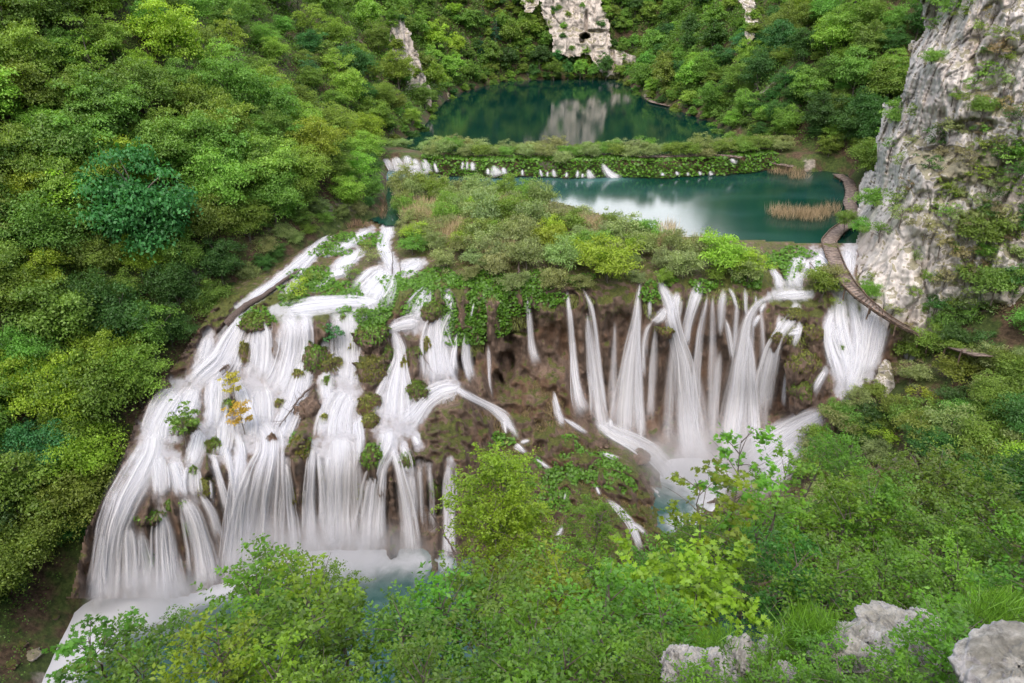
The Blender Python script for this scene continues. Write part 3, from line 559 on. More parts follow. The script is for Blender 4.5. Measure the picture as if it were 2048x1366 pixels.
# ------------------------------------------------------------------ limestone cliffs, mounds and boulders
CLIFF_SURF = {}
def cliff(name, label, poly, cps, step, amps, mat, cat="cliff", freq=0.35, dent=(), seed=0, kind=None, stretch=0.5, turf=()):
    f = TPS([(a, b) for a, b, _ in cps], [c for _, _, c in cps], 1e-4)
    xs = [p[0] for p in poly]; ys = [p[1] for p in poly]
    gx, gy = np.arange(min(xs) - step, max(xs) + step, step), np.arange(min(ys) - step, max(ys) + step, step)
    A, B = np.meshgrid(gx, gy); Yv = f(A, B); p = at_y(A, B, Yv); q = p * np.array([freq, freq, freq * stretch])
    wob = fbm(p * 0.2, 3, seed + 50) * 13 + fbm(p * 0.8, 3, seed + 55) * 7
    big = fbm(q, 5, seed + 3, 0.55, True); mid = fbm(q * 2.7 + 5, 4, seed + 7, 0.6, True); fine = fbm(q * 9, 3, seed + 11)
    led = np.abs(((p[..., 2] * 0.22 + 0.8 * fbm(q * 0.7, 3, seed + 19)) % 1.0) - 0.5) * 2
    wq = q + 0.12 * np.stack([fbm(q * 2, 3, seed + 31), fbm(q * 2, 3, seed + 37), fbm(q * 2, 3, seed + 41)], -1)
    v1, g1 = cells(wq * np.array([2.2, 2.2, 1.5]), seed + 60); v2, g2 = cells(wq * np.array([6, 6, 4.5]), seed + 70)
    d = amps[0] * 0.8 * big + amps[1] * mid + amps[2] * fine + amps[0] * 0.3 * led + amps[0] * 0.7 * (v1 - .5) - amps[0] * .35 * sstep(.12, 0, g1) + amps[1] * .6 * (v2 - .5) - amps[1] * .3 * sstep(.12, 0, g2)
    for cx, cy_, rx, ry, a in dent: d = d - a * sstep(1.3, 0.5, ((A - cx) / rx) ** 2 + ((B - cy_) / ry) ** 2 + 0.45 * mid)
    if len(turf): d = d * (1 - .6 * np.exp(-((A - 1760) / 75) ** 2 - ((B - 520) / 130) ** 2))
    p = at_y(A, B, Yv - d); k = in_poly(A + wob, B + np.roll(wob, 3, 0), poly).ravel(); F = grid_faces(len(gx), len(gy)); F = F[k[F].all(1)]
    used = np.unique(F); remap = np.full(k.size, -1); remap[used] = np.arange(len(used))
    V = p.reshape(-1, 3)[used]; F = remap[F]
    moss = 0.5 * fbm(q * 0.9 + 9, 3, seed + 23)
    for cx, cy_, rx, ry, a in turf: moss = moss + a * np.exp(-((A - cx) / rx) ** 2 - ((B - cy_) / ry) ** 2)
    moss = moss.ravel()[used]
    me = make_mesh(name, V, [F], attrs={"moss": moss}, mats=[mat])
    CLIFF_SURF[label] = (V, f)
    return link(name, me, label=label, cat=cat, kind=kind)
cliff("limestone_cliff", "tall pale grey limestone cliff towering over the curving boardwalk",
  [(1828,-60),(1842,20),(1850,60),(1822,117),(1800,205),(1766,205),(1756,293),(1750,345),(1722,348),(1712,420),(1710,500),(1716,570),(1770,645),(1850,690),(1960,722),(2150,780),(2150,-60)],
  [(1960,712,59.8),(1850,675,60.3),(1770,632,61.8),(1722,560,65),(1715,500,70.5),(1716,420,80),(1722,350,88),(1760,300,79),(1762,215,84),(1800,205,78.5),(1822,117,80),(1848,55,81),(1832,-50,86),
   (1880,150,71),(1862,250,71),(1850,305,69.5),(1832,335,66.8),(1900,420,63.5),(1800,450,65),(1760,440,69),(1742,520,66),(1800,560,62.6),(1900,600,60.5),(2000,600,58.6),(2100,720,55.5),(2040,420,60),(2110,420,58),(2110,250,60.5),(2000,290,64),(1960,150,68.5),(2050,100,66),(2110,0,67),(1950,0,73),(1950,-50,74),(2140,-50,68)],
  2.6, (1.5, 0.7, 0.16), M_LIME, freq=0.22, turf=[(1900,330,90,42,.9),(2010,330,90,50,.9),(2010,600,90,110,.6),(1900,470,60,60,.25),(1995,150,50,120,.45),(1870,20,50,40,.7),(2030,40,50,60,.3),(1900,580,60,80,.35),(2000,450,70,70,.45)], dent=[(1885,265,10,60,1.4),(1950,250,60,14,1.2),(1880,300,60,10,1.0)], seed=1)
cliff("limestone_cliff", "warm pale cliff with a dark cave mouth at the head of the upper lake",
  [(1060,-30),(1085,20),(1098,60),(1108,110),(1140,118),(1175,108),(1200,145),(1215,156),(1262,150),(1290,140),(1282,118),(1240,100),(1216,85),(1212,30),(1190,-30)],
  [(1060,110,220),(1060,-20,226),(1180,120,222),(1180,-20,228),(1290,150,222),(1290,40,227)], 1.6, (2.2, 0.9, 0.2), M_LIMEFAR, freq=0.1, seed=5,
  dent=[(1170,72,11,7,9),(1164,80,6,7,7),(1172,45,4,26,3),(1195,62,22,4,2),(1224,118,7,24,2.5)])
cliff("limestone_cliff", "narrow pale rock face rising from the west shore of the upper lake",
  [(780,40),(806,34),(824,84),(846,130),(862,190),(860,222),(818,222),(810,175),(794,130)], [(800,60,156),(840,215,154),(850,130,157),(800,200,152),(830,60,158)], 1.6, (1.0, 0.5, 0.1), M_LIMEFAR, freq=0.2, seed=8)
cliff("limestone_cliff", "small pinkish rock foot beside the west shore of the upper lake",
  [(876,165),(892,160),(902,190),(900,208),(884,208)], [(880,165,187),(900,205,176),(885,205,176),(900,165,187)], 1.6, (0.6, 0.3, 0.1), M_LIMEFAR, freq=0.3, seed=9)
cliff("limestone_cliff", "grey rock streak high on the wooded east side of the valley",
  [(1478,-30),(1516,-30),(1520,40),(1512,85),(1500,95),(1488,60)], [(1480,-20,160),(1520,-20,160),(1500,90,146),(1480,60,150),(1520,60,150)], 1.6, (1.2, 0.5, 0.1), M_LIME, freq=0.2, seed=12)
cliff("limestone_cliff", "pale crag showing at the rim above the cave cliff",
  [(1036,-20),(1076,-20),(1082,12),(1060,24),(1044,16)], [(1040,-20,226),(1080,-20,226),(1040,20,222),(1080,20,222)], 1.6, (1.0, 0.5, 0.1), M_LIMEFAR, freq=0.2, seed=14)
cliff("limestone_cliff", "low lichen-flecked crag jutting from the bushes below the boardwalk",
  [(1755,735),(1768,715),(1785,725),(1792,770),(1780,800),(1750,790),(1746,760)], [(1755,735,58.5),(1785,725,58.5),(1790,800,56.5),(1745,800,56.5),(1768,760,56.8)], 2.0, (0.5, 0.25, 0.08), M_LIME, freq=0.7, seed=15)

def hit(px, py, tmax=330):
    d = rays(px, py); t = np.arange(3, tmax, 0.4); p = np.array([0, 0, CAMZ]) + d * t[:, None]
    g = ground_z(p[:, 0], p[:, 1]); k = np.argmax(p[:, 2] < g); return p[k]
def rock_mesh(name, rad, seed, mat, n=56, sharp=0.5, fr=1.3):
    th = np.linspace(0.02, math.pi - 0.02, n // 2 + 1); ph = np.linspace(0, 2 * math.pi, n, endpoint=False)
    T, Pq = np.meshgrid(th, ph, indexing='ij'); d = np.stack([np.sin(T) * np.cos(Pq), np.sin(T) * np.sin(Pq), np.cos(T)], -1)
    r = 1 + 0.32 * fbm(d * fr + seed, 3, seed) + sharp * 0.3 * fbm(d * fr * 2.2 + seed, 4, seed + 4, 0.6, True) + 0.06 * fbm(d * 9, 3, seed + 9)
    dq = d * fr * 1.6 + seed * 1.7; dq = dq + .15 * fbm(d * 4, 3, seed)[..., None]; v1, g1 = cells(dq, seed); v2, g2 = cells(dq * 2.3, seed + 5)
    r = r + sharp * (.34 * (v1 - .5) - .16 * sstep(.14, 0, g1) + .14 * (v2 - .5) - .08 * sstep(.14, 0, g2))
    V = (d * r[..., None] * np.asarray(rad)).reshape(-1, 3); i = np.arange(V.shape[0]).reshape(n // 2 + 1, n); j = np.roll(i, -1, 1)
    return make_mesh(name, V, [np.stack([i[:-1], i[1:], j[1:], j[:-1]], -1).reshape(-1, 4)], attrs={"moss": np.zeros(len(V))}, mats=[mat])

# ------------------------------------------------------------------ leaf and tree building
def leaf_quads(p, nrm, dirv, L, W, fold=0.12):
    d = dirv - nrm * (dirv * nrm).sum(1)[:, None]; d /= np.linalg.norm(d, axis=1)[:, None] + 1e-9; s = np.cross(nrm, d)
    L = np.broadcast_to(L, (len(p),))[:, None]; W = np.broadcast_to(W, (len(p),))[:, None]
    V = np.stack([p - d * L * .5, p + s * W * .5 + nrm * fold * W - d * L * .05, p + d * L * .5, p - s * W * .5 + nrm * fold * W - d * L * .05], 1)
    return V.reshape(-1, 3), np.arange(len(p) * 4).reshape(-1, 4)
def lobed_leaves(p, nrm, dirv, L):
    d = dirv - nrm * (dirv * nrm).sum(1)[:, None]; d /= np.linalg.norm(d, axis=1)[:, None] + 1e-9; s = np.cross(nrm, d)
    out = [(-.5, 0), (-.2, .5), (-.02, .2), (.25, .42), (.16, .14), (.55, 0), (.16, -.14), (.25, -.42), (-.02, -.2), (-.2, -.5)]
    L = np.broadcast_to(L, (len(p),))[:, None]
    V = np.stack([p + L * (a * d + b * s) for a, b in out], 1).reshape(-1, 3); n = len(p); o = (np.arange(n) * 10)[:, None]
    return V, np.concatenate([o + np.array([[0, 1, 2, 8, ]]), o + np.array([[2, 3, 4, 6]]), o + np.array([[4, 5, 6, 4]])[:, :4]])[:2 * n], np.concatenate([o + np.array([[0, 8, 9]]), o + np.array([[2, 6, 8]]), o + np.array([[6, 7, 8]]), o + np.array([[4, 5, 6]])])
def unit(v): return v / (np.linalg.norm(v, axis=-1, keepdims=True) + 1e-9)
def crown(seed, R, H, z0, ncl, per, ls, aspect=0.6, flat=0.55, shape='round', droop=0.2, cr=(.26, .44)):
    """foliage clumps spread through the crown's volume; returns mesh data and the clump centres"""
    r = np.random.default_rng(seed); C = []; tries = 0
    while len(C) < ncl and tries < 4000:
        tries += 1
        q = unit(r.normal(size=3)) * r.random() ** (1 / 2.4); q[2] *= 1.0
        if shape == 'cone':
            z = r.random() ** 1.25; a = r.random() * 6.283; w = (1 - z) * (0.55 + 0.45 * r.random()) + 0.04; q = np.array([math.cos(a) * w, math.sin(a) * w, z * 2 - 1])
        elif shape == 'shrub' and q[2] < -0.55: continue
        if all(np.linalg.norm((q - c) * (1, 1, .9)) > 0.2 for c in C): C.append(q)
    C = np.array(C); n = len(C)
    rad = r.uniform(cr[0], cr[1], n) * R * (1 - 0.3 * np.clip(C[:, 2], 0, 1)) * (0.7 if shape == 'cone' else 1)
    skew = 1 + 0.18 * r.normal(size=n); cen = C * np.array([R, R, H / 2]) * skew[:, None] * 0.82 + np.array([0, 0, z0 + H / 2])
    ctint = r.uniform(-.18, .18, n); P = []; Nn = []; T = []
    for i in range(n):
        m = int(per * (rad[i] / (R * .35)) ** 2); d = unit(r.normal(size=(m, 3))); d[:, 2] = np.where(d[:, 2] < -0.25, -d[:, 2] * .6, d[:, 2])
        q = d * (r.random((m, 1)) ** 0.45) * rad[i] * (1 + .3 * r.normal(size=(m, 1)) * .5); q[:, 2] *= flat
        q[:, 2] -= droop * (q[:, 0] ** 2 + q[:, 1] ** 2) / max(rad[i], .1)
        P.append(cen[i] + q); Nn.append(unit(0.55 * d + np.array([0, 0, .65]) + .55 * r.normal(size=(m, 3)))); T.append(0.5 + ctint[i] + r.normal(0, .16, m))
    P = np.concatenate(P); Nn = np.concatenate(Nn); T = np.concatenate(T); dv = unit(r.normal(size=P.shape) + 0.5 * unit(P - np.array([0, 0, z0 + H * .3])) - np.array([0, 0, .25]))
    L = ls * r.uniform(.7, 1.35, len(P)); V, F = leaf_quads(P, Nn, dv, L, L * aspect)
    return V, F, np.repeat(np.clip(T, 0, 1), 4), cen
def trunk_parts(seed, cen, z0, H, r0, nlimb=9, lean=0.06):
    r = np.random.default_rng(seed + 77); top = np.array([r.normal(0, lean) * H, r.normal(0, lean) * H, z0 + H * .72]); n = 9; t = np.linspace(0, 1, n)[:, None]
    path = t * top + np.array([0, 0, -.4]) * (1 - t) + np.c_[.12 * r.normal(size=(n, 2)) * np.minimum(t, 1 - t + .2), np.zeros(n)] * r0 * 4
    parts = [tube(path, np.linspace(r0, r0 * .25, n), 7)]
    for c in cen[r.permutation(len(cen))[:nlimb]]:
        k = np.clip((c[2] - 0.25 * H - path[0, 2]) / (top[2] - path[0, 2]), .25, .95); b = path[int(k * (n - 1))]
        s = np.linspace(0, 1, 5)[:, None]; lp = b + (c - b) * s + np.array([0, 0, .18 * np.linalg.norm(c - b)]) * s * (1 - s) * 2
        parts.append(tube(lp, np.linspace(r0 * .38, r0 * .1, 5), 5))
    return merge(parts)
PROTO = {}
def make_proto(key, seed, R, H, z0, ncl, per, ls, r0=.16, trunk=True, **kw):
    V, F, T, cen = crown(seed, R, H, z0, ncl, per, ls, **kw)
    cm = make_mesh("crown", V, [F], attrs={"tint": T}, smooth=False, mats=[M_LEAF]); tm = None
    if trunk:
        tv, tf = trunk_parts(seed, cen, z0, H, r0); tm = make_mesh("trunk", tv, [tf], mats=[M_BARK])
    PROTO.setdefault(key, []).append((cm, tm, R, H + z0))
for k in range(5): make_proto("round", 10 + k, 3.5, 5.6, .9, 58, 230, .22, flat=.62)
for k in range(5): make_proto("layered", 30 + k, 3.7, 5.6, .8, 64, 240, .205, aspect=.5, flat=.52, droop=.25)
for k in range(3): make_proto("open", 50 + k, 3.4, 5.2, 1.6, 34, 170, .21, flat=.5, cr=(.2, .36))
for k in range(3): make_proto("conifer", 60 + k, 2.2, 8.5, .8, 70, 60, .32, aspect=.3, flat=.4, shape='cone', droop=.5)
for k in range(5): make_proto("far", 70 + k, 3.5, 5.6, .8, 44, 130, .37, flat=.62)
for k in range(6): make_proto("willow", 80 + k, 1.5, 2.2, .1, 34, 120, .17, aspect=.3, flat=.8, shape='shrub', trunk=True, r0=.05, droop=.0)
for k in range(3): make_proto("scrub", 90 + k, 1.2, 1.5, .0, 18, 60, .14, aspect=.45, flat=.7, shape='shrub', r0=.05, droop=.0, cr=(.2, .36))
HUE = {k: tuple(c * 1.55 for c in v) for k, v in {"olive": (.145, .215, .04), "bright": (.125, .225, .042), "fresh": (.175, .275, .045), "blue": (.055, .165, .052), "dark": (.055, .125, .03), "yellow": (.215, .30, .035), "grey": (.19, .235, .095), "conifer": (.02, .085, .04), "golden": (.36, .29, .05), "twig": (.19, .165, .10)}.items()}
WORD = {"olive": "olive green", "bright": "mid green", "fresh": "light green", "blue": "blue-green", "dark": "dark green", "yellow": "yellow-green", "grey": "grey-green", "conifer": "very dark green", "golden": "golden yellow", "twig": "grey-brown"}
TREES = []
ORD_ = {4: 'first', 7: 'second', 0: 'third', 9: 'fourth', 1: 'fifth', 6: 'sixth', 2: 'seventh', 5: 'eighth', 8: 'ninth'}
pr = np.random.default_rng(11)
def plant(name, key, pos, scale, hue, zone, cat, sz=1.0, parts=True):
    protos = PROTO[key]; cm, tm, R, H = protos[pr.integers(len(protos))]
    r = link(name, None, cat=cat); r.location = pos; r.rotation_euler = (pr.normal(0, .05), pr.normal(0, .05), pr.random() * 6.283); r.scale = (scale, scale, scale * sz * pr.uniform(.9, 1.12))
    h = np.array(HUE[hue]) * pr.uniform(.85, 1.15, 3) ** .6
    if tm: link("trunk", tm, parent=r)
    link("crown", cm, parent=r, color=tuple(h))
    x, y, d = proj(np.array(pos) + np.array([0, 0, H * scale * .6])); TREES.append((r, float(x), float(y), hue, zone, name)); return r
def darts(cands, mind, order=None):
    keep = []; cell = {}
    for i in (order if order is not None else range(len(cands))):
        p = cands[i]; k = (int(p[0] // mind), int(p[1] // mind)); ok = True
        for a in (-1, 0, 1):
            for b in (-1, 0, 1):
                for j in cell.get((k[0] + a, k[1] + b), ()):
                    if (cands[j][0] - p[0]) ** 2 + (cands[j][1] - p[1]) ** 2 < mind * mind: ok = False
        if ok: keep.append(i); cell.setdefault(k, []).append(i)
    return keep
CLEAR = [(808,85,842,205),(880,170,900,208),(1095,0,1205,108),(1210,100,1275,150),(1486,-20,1512,70),(500,185,545,200),(0,215,36,262),(490,425,560,450),(380,250,470,275)]
def clear_px(px, py):
    m = np.zeros(np.shape(px), bool)
    for a, b, c, d in CLEAR: m |= (px > a) & (px < c) & (py > b) & (py < d)
    return m
# wooded valley sides that the photograph shows
def hit_many(a, b):
    d = rays(a, b); lo = np.full(len(a), 20.0); done = np.zeros(len(a), bool)
    for t in np.arange(20, 330, 1.2):
        p = np.array([0, 0, CAMZ]) + d * t; under = (p[:, 2] < ground_z(p[:, 0], p[:, 1], False)) & ~done
        lo[under] = t; done |= under
        if done.all(): break
    p = np.array([0, 0, CAMZ]) + d * lo[:, None]; p[:, 2] = ground_z(p[:, 0], p[:, 1]); return p, done
n = 16000; qa = pr.uniform(-70, 2110, n); qb = pr.uniform(-45, 1240, n)
rough = ((qa < 880) & (qb < 1240 - qa * .55)) | (qb < 360)
qa, qb = qa[rough], qb[rough]; HP, hd = hit_many(qa, qb); cx_, cy_, gz = HP.T; dep = proj(HP)[2]
dl = xL(cy_) - cx_; dr = cx_ - xR(cy_); de = cy_ - y_end(cx_); txp, typ, _ = proj(HP + np.array([0, 0, 3.5]))
isL = (dl > 1.0) & (cy_ < 225); isR = (dr > 0.6) & (cy_ > 88) & ~isL; isB = (de > .5) & (cy_ > 200) & ~isL & ~isR
vis = hd & (isL | isR | isB) & ~clear_px(txp, typ) & ~clear_px(qa, qb)
vis &= ~((isR | isB) & (qa > 1815) & (typ > 30)) & ~((isR | isB) & (qa > 1900)) & ~((cy_ < 36) & (qa > 60))
vis &= ~(isL & (cy_ > 66) & (cy_ < 84) & (dl < 2.5)) & ~(isL & (cy_ < 43) & (dl < 2.5))
WSP = np.interp(dep, [50, 90, 150, 240], [3.4, 3.9, 4.5, 4.9]); SCL = FPX * WSP / dep
ids = np.nonzero(vis)[0]; keep = []; kp_ = np.zeros((0, 3))
for i in ids:
    if len(kp_):
        r_ = np.minimum(kp_[:, 2], SCL[i])
        if ((((kp_[:, 0] - qa[i]) / r_) ** 2 + ((kp_[:, 1] - qb[i]) / (.72 * r_)) ** 2) < 1).any(): continue
    keep.append(i); kp_ = np.vstack([kp_, [qa[i], qb[i], SCL[i]]])
for i in keep:
    x, y, z = cx_[i], cy_[i], gz[i]; px, py = txp[i], typ[i]; q = pr.random(); far = dep[i] > 150
    if isL[i]:
        low = py > 420
        hue = ("dark" if q < .14 else "olive" if q < .58 else "bright" if q < .84 else "yellow" if q < .98 else "blue") if low else ("fresh" if q < .34 else "bright" if q < .62 else "olive" if q < .9 else "blue" if q < .92 else "yellow")
        key = "far" if far else ("layered" if (low and pr.random() < .75) or pr.random() < .3 else "open" if pr.random() < .22 else "round")
    else:
        hue = "dark" if q < .22 else "bright" if q < .62 else "olive" if q < .8 else "fresh" if q < .98 else "blue"; key = "far" if far else ("round" if pr.random() < .6 else "layered")
    con = False
    if isB[i] and 1300 < px < 1400 and py < 90: con = True
    if isL[i] and dep[i] > 120 and 900 < px < 1000 and py < 120 and q < .35: con = True
    sc = pr.uniform(.6, 1.12) * np.interp(dep[i], [60, 150, 240], [1.0, 1.02, 1.02])
    if con: plant("conifer_tree", "conifer", (x, y, z - .2), sc, "conifer", None, "conifer tree")
    else: plant("broadleaf_tree", key, (x, y, z - .2), sc, hue, None, "broadleaf tree", 1.18)

def at_foot(px, z=2.3, Y=218): return at_y(np.array([px]), np.array([150]), np.array([Y]))[0] * np.array([1, 1, 0]) + np.array([0, 0, z])
def special(name, key, px, py, sc, hue, label, cat, sz=1.0, back=0.0):
    p = hit(px, py); r = plant(name, key, (p[0], p[1] + back, p[2] - .3), sc, hue, "own", cat, sz); r["label"] = label; return r
for n_, (px, sc) in enumerate([(1108,.75),(1136,.6),(1160,.7),(1186,.55),(1212,.8),(1238,.6),(1258,.45)]):
    p = at_foot(px, 2.2, 216 + (n_ % 3)); plant("broadleaf_tree", "far", p, sc, ["bright", "dark", "fresh"][n_ % 3], None, "broadleaf tree", 1.3)
special("broadleaf_tree", "round", 300, 560, 1.45, "blue", "tall dark blue-green maple standing out on the wooded hillside above the cascades", "broadleaf tree", 1.35)
special("broadleaf_tree", "open", 160, 470, 1.2, "yellow", "yellow-green drooping tree just uphill of the dark blue-green maple", "broadleaf tree")
special("broadleaf_tree", "round", 20, 1150, .8, "yellow", "yellow-green maple low on the bank beside the leftmost curtain", "broadleaf tree")
special("broadleaf_tree", "round", 720, 170, 1.1, "dark", "very dark round tree on the spur west of the upper lake", "broadleaf tree", 1.1)

# bushes closing the gaps along the banks
n = 9000; qa = pr.uniform(430, 1760, n); qb = pr.uniform(-20, 470, n); HB, hd = hit_many(qa, qb); bx_, by_, bz_ = HB.T; depb = proj(HB)[2]
edge = np.minimum(np.minimum(np.abs(xL(by_) - bx_), np.abs(bx_ - xR(by_))), np.abs(by_ - y_end(bx_)))
okb = hd & (((xL(by_) - bx_ > .3) & (by_ < 225)) | ((bx_ - xR(by_) > .3) & (by_ > 88) & (qa < 1715)) | (by_ - y_end(bx_) > .3)) & ~clear_px(qa, qb - 14) & (edge < 13) & (by_ > 60)
okb &= ~((by_ < 84) & (edge < 1.5))
kb = []; kk_ = np.zeros((0, 3))
for i in np.nonzero(okb)[0]:
    r0_ = FPX * (2.9 if by_[i] < 100 else 3.9) / depb[i]
    if len(kk_) and ((((kk_[:, 0] - qa[i]) / r0_) ** 2 + ((kk_[:, 1] - qb[i]) / (.7 * r0_)) ** 2) < 1).any(): continue
    kb.append(i); kk_ = np.vstack([kk_, [qa[i], qb[i], r0_]])
for i in kb:
    q = pr.random(); plant("bankside_bush", "far" if depb[i] > 130 else "round", HB[i] - np.array([0, 0, .4]), pr.uniform(.42, .68), "bright" if q < .4 else "fresh" if q < .65 else "olive" if q < .85 else "dark", None, "bush")
kk_ = np.zeros((0, 3))
for i in np.nonzero(hd & ~clear_px(qa, qb - 14) & (edge < 3.2) & (edge > .1) & (by_ > 119) & (bz_ < 7))[0]:
    r0_ = FPX * 2.3 / depb[i]
    if len(kk_) and ((((kk_[:, 0] - qa[i]) / r0_) ** 2 + ((kk_[:, 1] - qb[i]) / (.6 * r0_)) ** 2) < 1).any(): continue
    kk_ = np.vstack([kk_, [qa[i], qb[i], r0_]]); q = pr.random(); plant("bankside_bush", "far", HB[i] - np.array([0, 0, .5]), pr.uniform(.3, .46), "bright" if q < .4 else "fresh" if q < .6 else "olive" if q < .85 else "dark", None, "bush")
for px, py in [(470,585),(498,562),(528,540),(556,515),(590,488),(618,468),(648,446),(684,438),(716,430),(604,452),(566,478),(640,425),(738,412),(700,408),(530,505),(745,385)]:
    p = hit(px, py); plant("bankside_bush", "round" if pr.random() < .6 else "layered", p - np.array([0, 0, .4]), pr.uniform(.26, .42), pr.choice(["olive", "bright", "dark", "grey"]), None, "bush")

for px, py, sc, hue, lab in [(70,1120,.5,"olive","olive bush low on the bare bank by the pool"),(135,1075,.5,"dark","dark bush hanging over the bare bank by the leftmost curtain"),(25,1190,.45,"dark","small dark bush on the bare bank near the outflow"),(190,1010,.5,"olive","olive bush beside the top of the leftmost curtain")]:
    special("bank_bush", "round", px, py, sc, hue, lab, "bush")
for n_, (px, py, sz_) in enumerate([(40,1290,.5),(75,1255,.35),(110,1235,.3),(60,1310,.7),(20,1330,.5),(130,1200,.3),(95,1205,.25),(30,1260,.3),(150,1165,.3),(60,1220,.2)]):
    p = hit(px, py); link("bank_stone", rock_mesh("bank_stone", (sz_, sz_ * .8, sz_ * .5), 700 + n_, M_LIMEFAR if n_ == 3 else M_TUFA, 30, .8, 1.4), label=("pale weathered stone lying" if n_ == 3 else f"{ORD_[n_]} brown stone from the left") + " on the bare bank by the outflow", cat="rock", group="stones on the bare bank", loc=p)
# the woods higher up, which only the lakes mirror
n = 9000; ax = pr.uniform(-150, 160, n); ay = pr.uniform(60, 330, n); az = ground_z(ax, ay); qx, qy, qd = proj(np.stack([ax, ay, az + 8], -1)); qx2, qy2, _ = proj(np.stack([ax, ay, az], -1))
hid = ((xL(ay) - ax > 3) | (ax - xR(ay) > 3) | (ay - y_end(ax) > 3)) & (az > 8) & (qy2 < -30) & (az < 62) & (np.abs(ax) < 120)
ids = np.nonzero(hid)[0]; kp = ids[darts(np.stack([ax[ids], ay[ids]], -1), 6.5)]
Vc, Fc, Tc, _ = crown(200, 4.2, 8.0, .5, 16, 22, 1.5, flat=.8); VV = []; FF = []; TT = []
for j, i in enumerate(kp):
    a = pr.random() * 6.283; c, s_ = math.cos(a), math.sin(a); R_ = np.array([[c, -s_, 0], [s_, c, 0], [0, 0, 1]]); k = pr.uniform(.8, 1.2)
    VV.append(Vc @ R_.T * k + np.array([ax[i], ay[i], az[i]])); FF.append(Fc + j * len(Vc)); TT.append(np.clip(Tc + pr.normal(0, .15), 0, 1))
link("woods", make_mesh("woods", np.concatenate(VV), [np.concatenate(FF)], attrs={"tint": np.concatenate(TT)}, smooth=False, mats=[M_LEAF]), label="dense green woods on the upper valley sides", kind="stuff", color=HUE["olive"])

# low leafy undergrowth on the valley sides
n = 60000; ux = pr.uniform(-85, 80, n); uy = pr.uniform(28, 245, n); uz = ground_z(ux, uy); qx, qy, qd = proj(np.stack([ux, uy, uz], -1))
un = fbm(np.stack([ux * .13, uy * .13, 0 * ux], -1), 3, 61)
ok = ((xL(uy) - ux > 1.0) | ((ux - xR(uy) > 1) & (uy > 80)) | (uy - y_end(ux) > 1)) & (qx > -40) & (qx < 2090) & (qy > -30) & (un > -.42)
U = np.stack([ux, uy, uz], -1)[ok]; m = 16; Pq = np.repeat(U, m, 0); dq = np.repeat(qd[ok], m); sp = np.clip(dq / 110, .55, 1.7)
dd = unit(pr.normal(size=Pq.shape)); dd[:, 2] = np.abs(dd[:, 2]); hgt = np.repeat(pr.uniform(.5, 2.1, len(U)) ** 1.2, m)
Pq = Pq + dd * np.array([.75, .75, 1.0]) * hgt[:, None]
V, F = leaf_quads(Pq, unit(dd * .5 + np.array([0, 0, .7]) + .5 * pr.normal(size=Pq.shape)), unit(pr.normal(size=Pq.shape)), .30 * sp, .19 * sp)
link("undergrowth", make_mesh("undergrowth", V, [F], attrs={"tint": np.repeat(np.clip(pr.normal(.45, .2, len(Pq)), 0, 1), 4)}, smooth=False, mats=[M_LEAF]), label="low leafy undergrowth between the trees", kind="stuff", color=(.13, .235, .04))

# ------------------------------------------------------------------ shrubs on the barrier, the dam, the cliff and the east slope
def bar_pt(px, py): return at_y(px, py, barrier_smooth(np.asarray(px, float), np.asarray(py, float)))
def front_pt(a, b):
    a = np.asarray(a, float); b = np.asarray(b, float); p = bar_pt(a, b); q, _ = hit_many(a, b); return np.where((proj(q)[2] < proj(p)[2])[:, None], q, p)
def fill_poly(poly, mind, n=6000, fn=bar_pt):
    xs = [p[0] for p in poly]; ys = [p[1] for p in poly]; a = pr.uniform(min(xs), max(xs), n); b = pr.uniform(min(ys), max(ys), n)
    k = in_poly(a, b, poly); a, b = a[k], b[k]; P = fn(a, b); kk = darts(P[:, :2], mind); return [(a[i], b[i], P[i]) for i in kk]
strip = [(812,385),(900,392),(990,402),(1080,425),(1160,452),(1240,478),(1330,505),(1400,520),(1500,528),(1530,548),(1500,575),(1400,575),(1340,578),(1290,560),(1250,585),(1180,582),(1120,590),(1060,596),(985,585),(930,568),(880,540),(830,520),(800,470),(806,420)]
for px, py, p in fill_poly(strip, 2.15):
    q = pr.random(); hue = "grey" if q < .62 else "olive" if q < .8 else "bright" if q < .92 else "yellow"
    plant("willow_shrub", "willow", p - np.array([0, 0, .15]), pr.uniform(.75, 1.45) * (1.1 if 400 < py < 560 else .9), hue, None, "shrub", pr.uniform(.8, 1.5))
for px, py, sc, hue, lab in [(1215,565,2.3,"yellow","big yellow-green bush overhanging the high wall of falls"),(1440,548,1.9,"yellow","lemon green feathery bush on the lip beside the reeds"),(1490,556,1.5,"yellow","smaller lemon green bush at the lip east of its feathery twin"),(835,495,1.3,"yellow","upright yellow-green bush beside the foaming lake outlet"),(930,505,1.3,"yellow","flat yellow-green bush among grey willows on the barrier"),(1270,510,1.1,"yellow","small yellowish bush behind the big yellow-green one")]:
    p = bar_pt(np.array([px]), np.array([py]))[0]; r = plant("willow_shrub", "willow", p - np.array([0, 0, .1]), sc, hue, "own", "shrub"); r["label"] = lab
dxs = np.arange(-20, 45, .8)
dc = np.array([(x + pr.normal(0, .4), dam_y(x) + o + pr.normal(0, .4)) for x in dxs for o in (2.0, 3.2, 4.6, 6.0, 7.0)]); dkeep = darts(dc, 2.1, list(pr.permutation(len(dc))))
for i in dkeep:
    x, y = dc[i]
    if -21.5 < x < -13 and y < dam_y(x) + 5: continue
    q = pr.random(); plant("willow_shrub", "willow", (x, y, float(ground_z(np.array([x]), np.array([y]))[0]) - .2), pr.uniform(1.0, 1.5), "grey" if q < .6 else "olive" if q < .75 else "bright", None, "shrub", .9)
